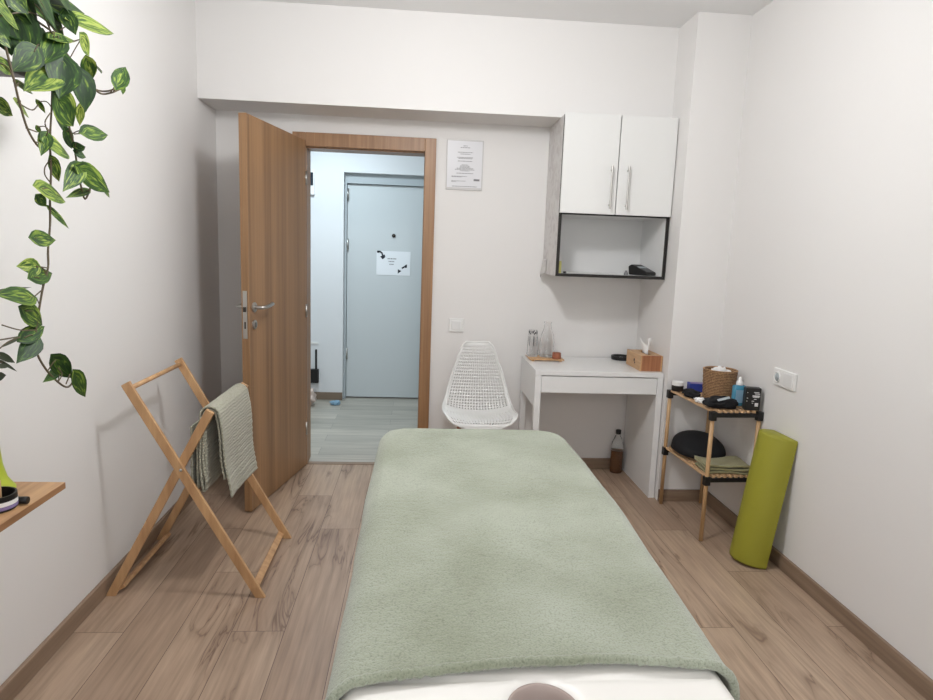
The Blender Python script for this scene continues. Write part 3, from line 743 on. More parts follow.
# card terminal in niche
pos = thing('card_terminal', 'black handheld card terminal lying in the cabinet niche', 'card terminal', (1.325, 3.84, CZ0+.0165))
bm = bmesh.new()
M = Matrix.Translation((1.330, 3.80, CZ0+.0180)) @ Matrix.Rotation(math.radians(-58), 4, 'Z')
t_ = bmesh.new()
prof = [(-.065, .0), (.065, 0), (.065, .018), (-.020, .052), (-.050, .062), (-.072, .050)]
va = [t_.verts.new((y, -.046, z)) for y, z in prof]; vb = [t_.verts.new((y, .046, z)) for y, z in prof]
t_.faces.new(va); t_.faces.new(vb)
for i in range(len(prof)): t_.faces.new([va[i], va[(i+1) % len(prof)], vb[(i+1) % len(prof)], vb[i]])
bmesh.ops.recalc_face_normals(t_, faces=t_.faces); bevel(t_, .005); t_.transform(M); merge(bm, t_)
build('body', bm, 'black', pos)
S_ = M @ Matrix.Translation((.065, 0, .018)) @ Matrix.Rotation(math.radians(21.8), 4, 'Y')
bm = bmesh.new()
for i in range(4):
    for j in range(3):
        x = -.018-.012*i; y = -.030+.021*j
        addbox(bm, x, x+.008, y, y+.015, 0, .0022, 0, .0006, S_)
build('keypad', bm, 'ink', pos)
bm = bmesh.new(); addbox(bm, -.086, -.062, -.034, .034, 0, .0012, 0, .0003, S_)
build('screen', bm, 'hframe', pos)
o = box('paper_tag', .802, .822, 3.725, 3.785, CZ0+.0165, CZ0+.085, 'yellow', None, .001)
tag(o, 'small pale yellow tag standing at the left end of the cabinet niche', 'tag'); rebase(o, (.812, 3.755, CZ0+.0165))
o = lathe('small_cap', [(0, 1.2958), (.008, 1.2958), (.008, 1.306), (0, 1.306)], .842, 3.72, 'black')
tag(o, 'tiny black cap in the left corner of the cabinet niche', 'cap'); rebase(o, (.842, 3.72, 1.2955))
o = lathe('plastic_plug', [(0, 1.2958), (.012, 1.2958), (.013, 1.305), (.007, 1.315), (.007, 1.322), (0, 1.322)], 1.215, 3.75, 'ink')
tag(o, 'small grey plug lying left of the card terminal', 'plug'); rebase(o, (1.215, 3.75, 1.2955))

# ------------------------------------------------------------------ desk
DX0, DX1, DY0, DY1 = .673, 1.418, 3.556, 4.060
desk = thing('desk', 'white desk with one wide drawer below the wall cabinet', 'desk', (1.04, 3.81, 0))
box('desk_top', DX0, DX1, DY0, DY1, .722, .750, 'whitelam', desk, .0015)
box('side_panel', DX1-.034, DX1, DY0, DY1, 0, .7215, 'whitelam', desk, .0015)
box('side_apron', DX0+.001, DX0+.014, DY0+.0355, DY1-.0355, .535, .7215, 'whitelam', desk, .001)
box('leg', DX0, DX0+.036, DY0, DY0+.035, 0, .7215, 'whitelam', desk, .0015)
box('leg', DX0, DX0+.036, DY1-.035, DY1, 0, .7215, 'whitelam', desk, .0015)
box('back_rail', DX0+.0365, DX1-.0345, DY1-.018, DY1-.004, .56, .7215, 'whitelam', desk, .001)
box('drawer', DX0+.038, DX1-.036, DY0+.003, DY0+.40, .622, .7165, 'whitelam', desk, .0015)

# tray with glass bottles
tr = thing('bamboo_tray', 'slatted bamboo tray at the left end of the desk', 'tray', (.80, 3.93, .7505))
bm = bmesh.new()
for i in range(7):
    y = 3.86+.024*i; addbox(bm, .690, .905, y, y+.016, .757, .764, 0, .001)
for x in (.703, .873): addbox(bm, x, x+.016, 3.86, 4.02, .7505, .757, 0, .001)
build('slats', bm, 'bamboo', tr)
g = thing('glass_tumbler', 'clear tumbler with dark print round its rim on the bamboo tray', 'glass', (.722, 3.97, .765))
lathe('glass', [(0, .7645), (.034, .7645), (.035, .77), (.0255, .930), (.023, .930), (.031, .774), (0, .772)], .722, 3.97, 'glass', g)
bm = bmesh.new()
for k in range(22):
    a = 2*PI*k/22; z = .914+.006*math.sin(k*2.1); r = .0272
    if k % 4 == 3: continue
    M = Matrix.Translation((.722+r*math.cos(a), 3.97+r*math.sin(a), z)) @ Matrix.Rotation(a, 4, 'Z')
    addbox(bm, -.0003, .0003, -.003, .003, -.006, .006, 0, 0, M)
for k in range(7):
    a = 2*PI*k/7+.3; z = .86; r = .0310
    M = Matrix.Translation((.722+r*math.cos(a), 3.97+r*math.sin(a), z)) @ Matrix.Rotation(a, 4, 'Z')
    addbox(bm, -.0003, .0003, -.0015, .0015, -.03, .03, 0, 0, M)
build('print', bm, 'inkdark', g)
g = tag(lathe('glass_carafe', [(0, .7645), (.043, .7645), (.045, .772), (.045, .86), (.040, .90), (.024, .945), (.021, .97), (.024, .985), (.0215, .985), (.0185, .97), (.0215, .945), (.0375, .90), (.0425, .86), (.0425, .776), (0, .772)], .812, 3.965, 'glass', n=36),
        'tall clear glass carafe standing on the bamboo tray', 'carafe'); rebase(g, (.812, 3.965, .7645))
o = lathe('wood_stopper', [(0, .7645), (.026, .7645), (.028, .768), (.026, .800), (.023, .803), (0, .803)], .862, 3.893, 'cork')
tag(o, 'reddish brown wooden stopper at the front of the bamboo tray', 'stopper'); rebase(o, (.862, 3.893, .7645))

# round dark rimmed dish
o = lathe('round_dish', [(0, .7508), (.060, .7508), (.063, .765), (.063, .775), (.056, .775), (.055, .757), (0, .756)], 1.306, 4.008, 'black')
tag(o, 'small round dish with a dark rim behind the tissue box', 'dish'); rebase(o, (1.306, 4.008, .7505))
lathe('dish_inside', [(0, .7562), (.054, .7572), (.054, .7590), (0, .7580)], 1.306, 4.008, 'whiteplastic', o)

# tissue box
tb = thing('tissue_box', 'bamboo tissue box with a tissue sticking out on the right of the desk', 'tissue box', (1.36, 3.76, .7505))
bm = bmesh.new()
addbox(bm, 1.289, 1.299, 3.600, 3.850, .7505, .842, 0, .001); addbox(bm, 1.411, 1.421, 3.600, 3.850, .7505, .842, 0, .001)
addbox(bm, 1.299, 1.411, 3.601, 3.611, .7505, .841, 1, .0005); addbox(bm, 1.299, 1.411, 3.839, 3.849, .7505, .841, 1, .0005)
addbox(bm, 1.299, 1.411, 3.611, 3.839, .7505, .757)
addbox(bm, 1.299, 1.342, 3.611, 3.839, .834, .841); addbox(bm, 1.370, 1.411, 3.611, 3.839, .834, .841)
addbox(bm, 1.342, 1.370, 3.611, 3.645, .834, .841); addbox(bm, 1.342, 1.370, 3.805, 3.839, .834, .841)
build('box', bm, ['bamboo', 'bamboo_dark'], tb)
bm = bmesh.new()
M = Matrix.Translation((1.2885, 3.705, .800)) @ Matrix.Rotation(-PI/2, 4, 'Y')
addlathe(bm, [(0, 0), (.009, 0), (.009, .001), (0, .001)], 0, 0, 16, 0, M); addlathe(bm, [(0, 0), (.006, 0), (.006, .001), (0, .001)], 0, 0, 12, 0, Matrix.Translation((0, -.012, -.014)) @ M)
build('emblem', bm, 'inkdark', tb)
bm = bmesh.new()
def fn(u, v):
    x = 1.356 + .030*(v)*math.sin(u*5.0) ; y = 3.67+.09*u+(.5-u)*.03*v
    return Vector((x, y, .836+.098*v*(.75+.25*math.sin(u*7+1))))
grid_mesh(bm, fn, 20, 10)
build('tissue', bm, 'paper', tb, smooth=True, solid=.0012)

# bottle of oil on floor
ob = thing('plastic_bottle', 'clear plastic bottle half full of brown liquid on the floor under the desk', 'bottle', (1.325, 4.005, 0))
lathe('bottle', [(0, .001), (.036, .001), (.040, .01), (.040, .165), (.036, .20), (.018, .245), (.014, .252), (.014, .265)], 1.325, 4.005, 'pet', ob)
lathe('liquid', [(0, .003), (.035, .003), (.0388, .011), (.0388, .150), (0, .150)], 1.325, 4.005, 'oil', ob)
lathe('cap', [(0, .258), (.016, .258), (.017, .262), (.017, .284), (.014, .287), (0, .287)], 1.325, 4.005, 'black', ob)

# ------------------------------------------------------------------ chair
ch = thing('chair', 'white perforated plastic shell chair with wooden legs beside the door', 'chair', (.378, 3.76, 0))
PR = catmull([(0, 3.525, .414), (0, 3.535, .434), (0, 3.58, .445), (0, 3.68, .434), (0, 3.78, .420), (0, 3.85, .428), (0, 3.895, .465), (0, 3.925, .54), (0, 3.95, .64), (0, 3.968, .72), (0, 3.98, .79), (0, 3.988, .828), (0, 3.991, .840)], 8)
acc = [0]
for a, b_ in zip(PR[:-1], PR[1:]): acc.append(acc[-1]+(b_-a).length)
def pr(t):
    s = t*acc[-1]
    for i in range(len(acc)-1):
        if acc[i+1] >= s:
            k = (s-acc[i])/max(acc[i+1]-acc[i], 1e-9)
            return PR[i].lerp(PR[i+1], k), (PR[i+1]-PR[i]).normalized()
    return PR[-1], (PR[-1]-PR[-2]).normalized()
HW = [(0, .105), (.015, .150), (.04, .186), (.08, .205), (.15, .213), (.3, .214), (.42, .210), (.52, .203), (.62, .186), (.75, .158), (.88, .122), (.95, .102), (.985, .088), (1, .070)]
def hw(t):
    for (a, x), (b_, y) in zip(HW[:-1], HW[1:]):
        if t <= b_:
            k = (t-a)/(b_-a); k = k*k*(3-2*k)*.3+k*.7
            return x+(y-x)*k
    return HW[-1][1]
def shell(u, t):
    c, tg = pr(t)
    n = Vector((0, -tg.z, tg.y))
    k = 2*u-1
    cup = .036*abs(k)**2.6 * (1-.5*max(0, t-.8)/.2) * min(1, t/.08)
    bend = math.exp(-((t-.45)/.14)**2)*.018*abs(k)**2
    p = Vector((.378+k*hw(t), c.y, c.z)) + n*(cup+bend)
    return p
bm = bmesh.new()
NU, NV = 23, 40
cache = {}
def V(i, j):
    key = (round(i*100), round(j*100))
    if key not in cache: cache[key] = bm.verts.new(shell(i/NU, j/NV))
    return cache[key]
for j in range(NV):
    for i in range(NU):
        solidrow = (14 <= j <= 17)
        edge = i == 0 or i == NU-1 or j == 0 or j == NV-1
        if edge or solidrow:
            f = bm.faces.new([V(i, j), V(i+1, j), V(i+1, j+1), V(i, j+1)])
        else:
            a, b_, c, d = V(i, j), V(i+1, j), V(i+1, j+1), V(i, j+1)
            q = .10
            l_, r_, dn, up_ = V(i+q, j+.5), V(i+1-q, j+.5), V(i+.5, j+q), V(i+.5, j+1-q)
            bm.faces.new([a, b_, dn]); bm.faces.new([b_, c, r_]); bm.faces.new([c, d, up_]); bm.faces.new([d, a, l_])
            bm.faces.new([a, dn, l_]); bm.faces.new([b_, r_, dn]); bm.faces.new([c, up_, r_]); bm.faces.new([d, l_, up_])
sh = build('seat_shell', bm, 'chairshell', ch, smooth=True, solid=.005)
bm = bmesh.new()
loop = [shell(0, j/40) for j in range(41)] + [shell(i/12, 1) for i in range(1, 13)] + [shell(1, 1-j/40) for j in range(1, 41)] + [shell(1-i/12, 0) for i in range(1, 13)]
addtube(bm, loop, .0055, 8)
build('rim', bm, 'chairshell', ch)
bm = bmesh.new()
for x in (.30, .456):
    addtube(bm, [(x, 3.62, .405), (x, 3.86, .405)], .007, 8)
for y in (3.63, 3.85):
    addtube(bm, [(.27, y, .392), (.486, y, .392)], .007, 8)
addtube(bm, [(.25, 3.58, .27), (.506, 3.90, .27)], .004, 8); addtube(bm, [(.506, 3.58, .262), (.25, 3.90, .262)], .004, 8)
build('under_frame', bm, 'black', ch)
for sx, sy in ((-1, -1), (1, -1), (-1, 1), (1, 1)):
    bm = bmesh.new()
    addtube(bm, [(.378+sx*.085, 3.74+sy*.105, .400), (.378+sx*.185, 3.74+sy*.205, 0.001)], .016, 12, r1=.010)
    o = build('leg', bm, 'cork', ch)

# ------------------------------------------------------------------ massage table
mt = thing('massage_table', 'white padded massage table with a face hole at the near end', 'massage table', (.24, 1.75, 0))
TX0, TX1, TY0, TY1, TZ = -.122, .592, .78, 2.665, .640
def drape_fn(x0, x1, y0, y1, z, rc, re, zmin, s, t, neardrop=True):
    """s,t = flat cloth coordinates; folds over the rounded outline"""
    ix0, ix1, iy0, iy1 = x0+rc, x1-rc, y0+rc, y1-rc
    if not neardrop: iy0 = -10
    qx = min(max(s, ix0), ix1); qy = min(max(t, iy0), iy1)
    dx, dy = s-qx, t-qy
    d = math.hypot(dx, dy)
    if d < 1e-6: return Vector((s, t, z)), 0, Vector((0, 0, 1))
    n = Vector((dx/d, dy/d, 0))
    f = rc-re
    if d <= f: return Vector((s, t, z)), 0, Vector((0, 0, 1))
    a = (d-f)/re
    if a <= PI/2:
        return Vector((qx, qy, 0)) + n*(f+re*math.sin(a)) + Vector((0, 0, z-re*(1-math.cos(a)))), d-f, n
    dr = d-f-re*PI/2
    zz = max(z-re-dr, zmin)
    return Vector((qx, qy, 0)) + n*rc + Vector((0, 0, zz)), d-f, n
# cushion
bm = bmesh.new()
hx, hy, ra, rb = .232, .975, .058, .070
ext = .085
NXc, NYc = 110, 260
def cush(u, v):
    s = TX0-ext + (TX1-TX0+2*ext)*u
    t = TY0-ext + (TY1-TY0+2*ext)*v
    p, d, n = drape_fn(TX0, TX1, TY0, TY1, TZ, .07, .035, .56, s, t)
    r = math.hypot((p.x-hx)/ra, (p.y-hy)/rb)
    if d < 1e-6:
        if r < 1 and r > 1e-4:
            ang = Vector(((p.x-hx)/ra/r, (p.y-hy)/rb/r))
            p.x = hx+ang.x*ra*(.9+.1*r); p.y = hy+ang.y*rb*(.9+.1*r); p.z = TZ-.016-(1-r)*.16
        elif r < 1.45:
            k = (1.45-r)/.45; p.z -= .016*k**2.2
        p.z -= .004*math.exp(-((p.y-1.058)/.006)**2)
    return p
vs = grid_mesh(bm, cush, NXc, NYc)
dead = []
for f in bm.faces:
    c = f.calc_center_median()
    if math.hypot((c.x-hx)/ra, (c.y-hy)/rb) < 1.0 and c.z < TZ-.085: dead.append(f)
bmesh.ops.delete(bm, geom=dead, context='FACES')
build('cushion', bm, 'vinyl', mt, smooth=True)
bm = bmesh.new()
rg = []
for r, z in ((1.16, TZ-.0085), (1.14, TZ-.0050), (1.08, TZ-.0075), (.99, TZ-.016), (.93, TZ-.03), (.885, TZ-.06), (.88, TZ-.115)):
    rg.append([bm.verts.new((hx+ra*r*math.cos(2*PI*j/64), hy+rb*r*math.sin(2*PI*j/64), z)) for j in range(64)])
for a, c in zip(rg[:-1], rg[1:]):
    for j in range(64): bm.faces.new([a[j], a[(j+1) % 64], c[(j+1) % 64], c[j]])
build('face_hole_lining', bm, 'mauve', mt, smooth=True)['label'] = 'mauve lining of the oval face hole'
fr = bmesh.new()
addbox(fr, TX0+.01, TX1-.01, TY0+.01, hy-.09, .545, .570, 0, .003); addbox(fr, TX0+.01, TX1-.01, hy+.09, TY1-.01, .545, .570, 0, .003)
addbox(fr, TX0+.01, hx-.08, hy-.0895, hy+.0895, .545, .570); addbox(fr, hx+.08, TX1-.01, hy-.0895, hy+.0895, .545, .570)
addbox(fr, TX0+.02, TX0+.042, TY0+.03, TY1-.03, .46, .545, 0, .003); addbox(fr, TX1-.042, TX1-.02, TY0+.03, TY1-.03, .46, .545, 0, .003)
addbox(fr, TX0+.042, TX1-.042, TY0+.03, TY0+.052, .46, .545); addbox(fr, TX0+.042, TX1-.042, TY1-.052, TY1-.03, .46, .545)
build('frame', fr, 'pine', mt)
for x in (TX0+.065, TX1-.065):
    for y, k in ((TY0+.15, -.06), (TY1-.15, .06)):
        bm = bmesh.new(); addbar(bm, (x, y, .50), (x, y+k, .001), .045, .025, (0, 1, 0), 0, .003); build('leg', bm, 'pine', mt)
for y in (TY0+.12, TY1-.12):
    bm = bmesh.new(); addbar(bm, (TX0+.09, y, .22), (TX1-.09, y, .22), .03, .018, (0, 1, 0), 0, .002); build('stretcher', bm, 'pine', mt)

# blanket
bm = bmesh.new()
BX0, BX1, BY0, BY1, BZ = TX0-.014, TX1+.014, 1.090, TY1+.014, TZ+.014
drop = .20
NX, NY = 190, 300
def blanket(u, v):
    s = BX0-drop + (BX1-BX0+2*drop)*u
    t = BY0 + (BY1+drop-BY0)*v
    # hem is not perfectly straight
    w_ = (1-v)**6
    t += w_*(-.30*(min(max(s, -.15), .6)-.33)**2+.006*noise.noise(Vector((s*9, 0, 2))))
    p, d, n = drape_fn(BX0, BX1, BY0, BY1, BZ, .115, .050, .44, s, t, False)
    nz = noise.noise(Vector((s*3.1, t*2.3, 1.7)))*.004 + noise.noise(Vector((s*11, t*9, 4)))*.0014 + noise.noise(Vector((s*70, t*70, 8)))*.0012
    if d < 1e-6: p.z += nz + .0015
    else:
        k = min(1, d/.12)
        wv = .012*noise.noise(Vector((t*3.5, s*2+5, 3)))+.010*k*math.sin(t*6+ (1 if s > 0 else 3))*.5
        p += n*(max(-.006, wv*k) + nz*.5 + .008*k)
        p.z += .001*(1-k)
    if p.x > .24:
        fl = min(1, (p.x-.24)/.30)**3 * max(0, math.sin(PI*min(1, max(0, (p.y-1.10)/2.0))))**1.1
        p.x += .040*fl; p.z -= .012*fl*min(1, max(0, d/.05))
    # rolled thick hem
    return p
grid_mesh(bm, blanket, NX, NY)
bl = build('blanket', bm, 'fleece', None, smooth=True, solid=.013)
tag(bl, 'sage green fleece blanket spread over the massage table', 'blanket'); rebase(bl, (.24, 1.85, .65))
# hem binding is a part of the blanket
bm = bmesh.new()
hem = []
for i in range(0, 200):
    u = i/199; p = blanket(.012+.976*u, 0)
    hem.append(p + Vector((.0012*noise.noise(Vector((i*.9, 1, 2))), -.001+.0035*noise.noise(Vector((i*.55, 0, 0))), .001+.0035*noise.noise(Vector((i*.7, 3, 0))))))
addtube(bm, hem, .0095, 10)
build('hem', bm, 'fleece', bl)

# ------------------------------------------------------------------ folding towel rack
rk = thing('towel_rack', 'folding beech wood rack with crossed legs by the left wall', 'towel rack', (-.90, 2.74, 0))
YN, YF = 2.468, 3.005
def member(a, b_, y, nm='leg'):
    bm = bmesh.new()
    a = Vector((a[0], y, a[1])); b_ = Vector((b_[0], y, b_[1]))
    addbar(bm, a, b_, .034, .017, (0, 1, 0), 0, .002)
    # trim feet flat on the floor
    geom = bm.verts[:]+bm.edges[:]+bm.faces[:]
    r = bmesh.ops.bisect_plane(bm, geom=geom, plane_co=(0, 0, .001), plane_no=(0, 0, -1), clear_outer=True)
    bmesh.ops.holes_fill(bm, edges=[e for e in bm.edges if e.is_boundary])
    build(nm, bm, 'rack', rk)
dA = Vector((-1.087+.600, .866)).normalized(); dB = Vector((-.785+1.186, .760)).normalized()
A0, A1 = (-.600-dA.x*.03, -dA.y*.03), (-1.087, .866)
B0, B1 = (-1.186-dB.x*.03, -dB.y*.03), (-.785, .760)
member(A0, A1, YN); member(A0, A1, YF); member(B0, B1, YN+.018); member(B0, B1, YF-.018)
def crossbar(x, z, y0, y1, nm):
    bm = bmesh.new(); addtube(bm, [(x, y0, z), (x, y1, z)], .0095, 14); build(nm, bm, 'rack', rk)
crossbar(-1.078, .843, YN+.009, YF-.009, 'top_bar')
crossbar(-.795, .735, YN+.027, YF-.027, 'top_bar')
bm = bmesh.new(); addbar(bm, (-.630, YN+.0087, .028), (-.630, YF-.0087, .028), .030, .014, (.5, 0, .85), 0, .002); build('bottom_bar', bm, 'rack', rk)
bm = bmesh.new(); addbar(bm, (-1.150, YN+.027, .028), (-1.150, YF-.027, .028), .030, .014, (-.5, 0, .85), 0, .002); build('bottom_bar', bm, 'rack', rk)
for y, s in ((YN, -1), (YF, 1)):
    bm = bmesh.new(); addlathe(bm, [(0, 0), (.006, 0), (.006, .002), (0, .003)], 0, 0, 14, 0, Matrix.Translation((-.893, y+s*.0086, .530)) @ Matrix.Rotation(-s*PI/2, 4, 'X'))
    build('pivot_screw', bm, 'steel', rk)

# towel: one long cloth folded in layers over the bar
tw = thing('towel', 'grey-green ribbed towel folded over the wooden rack bar', 'towel', (-.795, 2.74, .76))
def layer_path(r, zl, zr, cx=-.795, cz=.735, lean=.035):
    """inverted U of radius r from left bottom zl to right bottom zr"""
    pts = []
    n = 14
    for i in range(n): 
        z = zl + (cz-zl)*i/n; pts.append((cx-r-.010*math.sin((z-zl)*16)*(1-i/n), z))
    for i in range(9):
        a = PI - PI*i/8; pts.append((cx+r*math.cos(a), cz+r*math.sin(a)))
    for i in range(1, n+1):
        z = cz + (zr-cz)*i/n; pts.append((cx+r+lean*(cz-z)/.4+.004*math.sin((cz-z)*22), z))
    return pts
def towel_sheet(paths, y0, y1, name, seed):
    bm = bmesh.new()
    P = paths
    acc2 = [0]
    for a, b_ in zip(P[:-1], P[1:]): acc2.append(acc2[-1]+math.hypot(b_[0]-a[0], b_[1]-a[1]))
    def at(s):
        s *= acc2[-1]
        for i in range(len(acc2)-1):
            if acc2[i+1] >= s:
                k = (s-acc2[i])/max(1e-9, acc2[i+1]-acc2[i]); return P[i][0]+(P[i+1][0]-P[i][0])*k, P[i][1]+(P[i+1][1]-P[i][1])*k
        return P[-1]
    def fn(u, v):
        x, z = at(u)
        dn = max(0, .735-z)
        yy_ = y0+(y1-y0)*v
        yy_ += dn*(.10*(1-v) if x > -.795 else -.02*(1-v)) * .6
        x += dn*.03*noise.noise(Vector((yy_*7, z*4, seed))) + .0015*math.sin(z*260+noise.noise(Vector((yy_*9, z*8, seed)))*5)*min(1, dn*6)*(1 if x > -.79 else .3)
        z -= dn*(.06*v if x > -.795 else 0)
        return Vector((x, yy_, z))
    grid_mesh(bm, fn, 120, 46)
    o = build(name, bm, 'terry', tw, smooth=True, solid=.0065)
    return o
outer = layer_path(.036, .435, .395)
towel_sheet(outer, 2.505, 2.935, 'outer_layer', 1)
# inner folds: loop down on the left and back up
def loops(x0, r, zt, zb):
    pts = [(x0, zt-(zt-zb)*i/10) for i in range(10)]
    for i in range(9):
        a = PI*i/8; pts.append((x0+r-r*math.cos(a), zb-r*1.2*math.sin(a)))
    pts += [(x0+2*r, zb+(zt-zb)*i/10) for i in range(1, 11)]
    return pts
towel_sheet(layer_path(.024, .46, .47, lean=.030), 2.508, 2.93, 'inner_layer', 2)
towel_sheet(loops(-.868, .011, .690, .445), 2.512, 2.92, 'fold', 3)
towel_sheet(loops(-.829, .006, .695, .432), 2.516, 2.92, 'fold', 4)

# ------------------------------------------------------------------ slatted shelf unit
SX0, SX1, SY0, SY1 = 1.431, 1.695, 2.984, 3.488
su = thing('shelf_unit', 'two-tier slatted wooden shelf with black corner joints by the right wall', 'shelf', (1.56, 3.24, 0))
pw = .020
for x in (SX0+pw/2, SX1-pw/2):
    for y in (SY0+pw/2, SY1-pw/2):
        bm = bmesh.new(); addtube(bm, [(x, y, .001), (x, y, .655)], .0105, 14); build('post', bm, 'pine', su)
for zt in (.335, .667):
    for x in (SX0+pw/2, SX1-pw/2):
        for y in (SY0+pw/2, SY1-pw/2):
            box('corner_joint', x-.015, x+.015, y-.015, y+.015, zt-.042, zt+.004, 'black', su, .003)
    for y in (SY0+pw/2, SY1-pw/2):
        box('rail', SX0+.0255, SX1-.0255, y-.009, y+.009, zt-.026, zt-.004, 'black', su, .002)
    bm = bmesh.new()
    n = 9
    for i in range(n):
        x = SX0+.012+(SX1-SX0-.024)*i/(n-1)
        a, b_ = (SY0+.002, SY1-.002) if 0 < i < n-1 else (SY0+.026, SY1-.026)
        addbox(bm, x-.008, x+.008, a, b_, zt-.0035, zt+.0085, 0, .002)
    build('slats', bm, 'slat', su)
su.rotation_euler = (0, 0, math.radians(3))
ST = .676; SM = .344
jar = thing('cosmetic_jar', 'small black jar with a white lid at the back of the top shelf', 'jar', (1.452, 3.432, ST))
lathe('body', [(0, ST), (.030, ST), (.032, ST+.003), (.032, ST+.032), (0, ST+.032)], 1.452, 3.432, 'black', jar)
lathe('lid', [(0, ST+.0325), (.033, ST+.0325), (.033, ST+.050), (.029, ST+.053), (.026, ST+.053), (.025, ST+.051), (0, ST+.051)], 1.452, 3.432, 'whiteplastic', jar)
M = Matrix.Translation((1.565, 3.43, ST)) @ Matrix.Rotation(math.radians(-8), 4, 'Z')
bx_ = thing('blue_carton', 'small dark blue carton between the jar and the wicker basket', 'carton', (1.565, 3.43, ST))
box('body', -.050, .050, -.030, .030, .0005, .046, 'blue', bx_, .002, M); 
box('top_label', -.040, .040, -.022, .022, .0462, .0470, 'purple', bx_, 0, M)
bk = thing('wicker_basket', 'round brown wicker basket holding white wipes on the top shelf', 'basket', (1.594, 3.24, ST))
R1, R2 = .076, .085
pf = [(0, ST+.001), (R1, ST+.001)]
for i in range(1, 13): pf.append((R1+(R2-R1)*i/12+.0018*(i % 2), ST+.155*i/12))
pf += [(R2+.003, ST+.160), (R2-.003, ST+.163), (R2-.009, ST+.158), (R1-.006, ST+.012), (0, ST+.010)]
lathe('weave', pf, 1.594, 3.24, 'wicker', bk, n=40)
o = tag(blob('paper_wipes', (1.594, 3.235, ST+.135), (.048, .045, .036), 'paper', .6, 3, 5, 30, 18), 'crumpled white wipes heaped in the wicker basket', 'wipes'); rebase(o, (1.594, 3.235, ST+.02))
gb = thing('gel_bottle', 'light blue gel bottle with a white cap in front of the basket', 'bottle', (1.630, 3.095, ST))
bm = bmesh.new(); addbox(bm, 1.598, 1.662, 3.077, 3.113, ST+.0005, ST+.108, 0, .010); smooth_angle(build('body', bm, 'bluegel', gb))
box('label', 1.606, 1.654, 3.0758, 3.0768, ST+.020, ST+.085, 'bluecloth', gb)
lathe('cap', [(0, ST+.109), (.016, ST+.109), (.016, ST+.125), (.010, ST+.132), (.008, ST+.148), (0, ST+.149)], 1.630, 3.095, 'whiteplastic', gb)
M = Matrix.Translation((1.660, 3.020, ST)) @ Matrix.Rotation(math.radians(-12), 4, 'Z')
bb = thing('black_carton', 'upright black carton with white print at the front right of the top shelf', 'carton', (1.660, 3.020, ST))
box('body', -.036, .036, -.022, .022, .0005, .112, 'black', bb, .0015, M)
bm = bmesh.new()
for z, a, b_ in ((.090, .002, .026), (.083, .006, .030), (.074, -.004, .030), (.070, -.004, .030), (.066, -.002, .028), (.056, .004, .016), (.046, -.006, .006), (.036, -.004, .002), (.088, -.030, -.026), (.060, -.030, -.024), (.045, -.030, -.026)):
    addbox(bm, a, b_, -.0228, -.0222, z, z+.0026, 0, 0, M)
for i in range(3):
    addbox(bm, .010, .026, -.0228, -.0222, .022+.006*i, .0265+.006*i, 0, 0, M)
build('print', bm, 'paper', bb)
ms = thing('eye_mask', 'rolled black fabric mask with a grey label lying at the front of the top shelf', 'mask', (1.515, 3.055, ST))
blob('fabric', (1.513, 3.045, ST+.026), (.084, .047, .031), 'blackcloth', .35, 2.2, 12, 44, 26, True, ms)
bm = bmesh.new(); addbar(bm, (1.478, 3.002, ST+.0475), (1.545, 3.016, ST+.0600), .012, .0015, (0, -.75, .65), 0, .0003); build('label', bm, 'hframe', ms)
pc = tag(blob('black_pouch', (1.470, 3.290, ST+.018), (.040, .066, .021), 'blackcloth', .35, 2.5, 21), 'flat black pouch lying behind the rolled mask on the top shelf', 'pouch'); rebase(pc, (1.47, 3.29, ST))
pc = tag(blob('white_cloth', (1.462, 3.155, ST+.011), (.026, .040, .013), 'paper', .5, 2.5, 31), 'small white folded cloth between the black pouch and the rolled mask', 'cloth'); rebase(pc, (1.462, 3.155, ST))

# middle shelf
bm = bmesh.new()
def fn(u, v):
    th = 2*PI*u; ph = PI*(v-.5)
    d = Vector((math.cos(th)*math.cos(ph), math.sin(th)*math.cos(ph), math.sin(ph)))
    sg_ = lambda a, e_: math.copysign(abs(a)**e_, a)
    k = 1+.03*noise.noise(d*2)
    z = sg_(d.z, .9)
    return Vector((1.552+sg_(d.x, .9)*.136*k, 3.325+sg_(d.y, .9)*.158*k, SM+.030+(z*(.085+.02*d.y) if z > 0 else z*.0295)))
grid_mesh(bm, fn, 48, 30); bmesh.ops.remove_doubles(bm, verts=bm.verts, dist=1e-5)
o = build('cushion', bm, 'blackcloth', None, smooth=True)
tag(o, 'rounded black cushion at the back of the middle shelf', 'cushion'); rebase(o, (1.55, 3.335, SM))
ft = thing('folded_towel', 'olive green folded towel at the front of the middle shelf', 'towel', (1.575, 3.095, SM))
for k in range(3):
    bm = bmesh.new()
    z0 = SM+.0060+.0150*k
    def fn(u, v, z0=z0, k=k):
        x = 1.462+.226*u; y = 3.005+.145*v+.006*k
        if u > .93: zz = z0
        zz = z0 + .005*math.sin(u*6+k*1.3)*(.3+v) + .004*noise.noise(Vector((x*16, y*12, k)))
        return Vector((x+.006*noise.noise(Vector((y*20, k, 0))), y+.006*math.sin(u*4+k), zz))
    grid_mesh(bm, fn, 34, 20)
    o = build('fold', bm, 'olive', ft, smooth=True, solid=.0095)

# ------------------------------------------------------------------ lime bolster (half round) leaning on the right wall
bo = bmesh.new()
L = .618; prof = []
hwid, dep = .098, .118
for i in range(25):
    a = PI*i/24
    prof.append((-dep*math.sin(a)**.85 if 0 < i < 24 else 0, hwid*math.cos(a)))
prof2 = [(x, y) for x, y in prof]
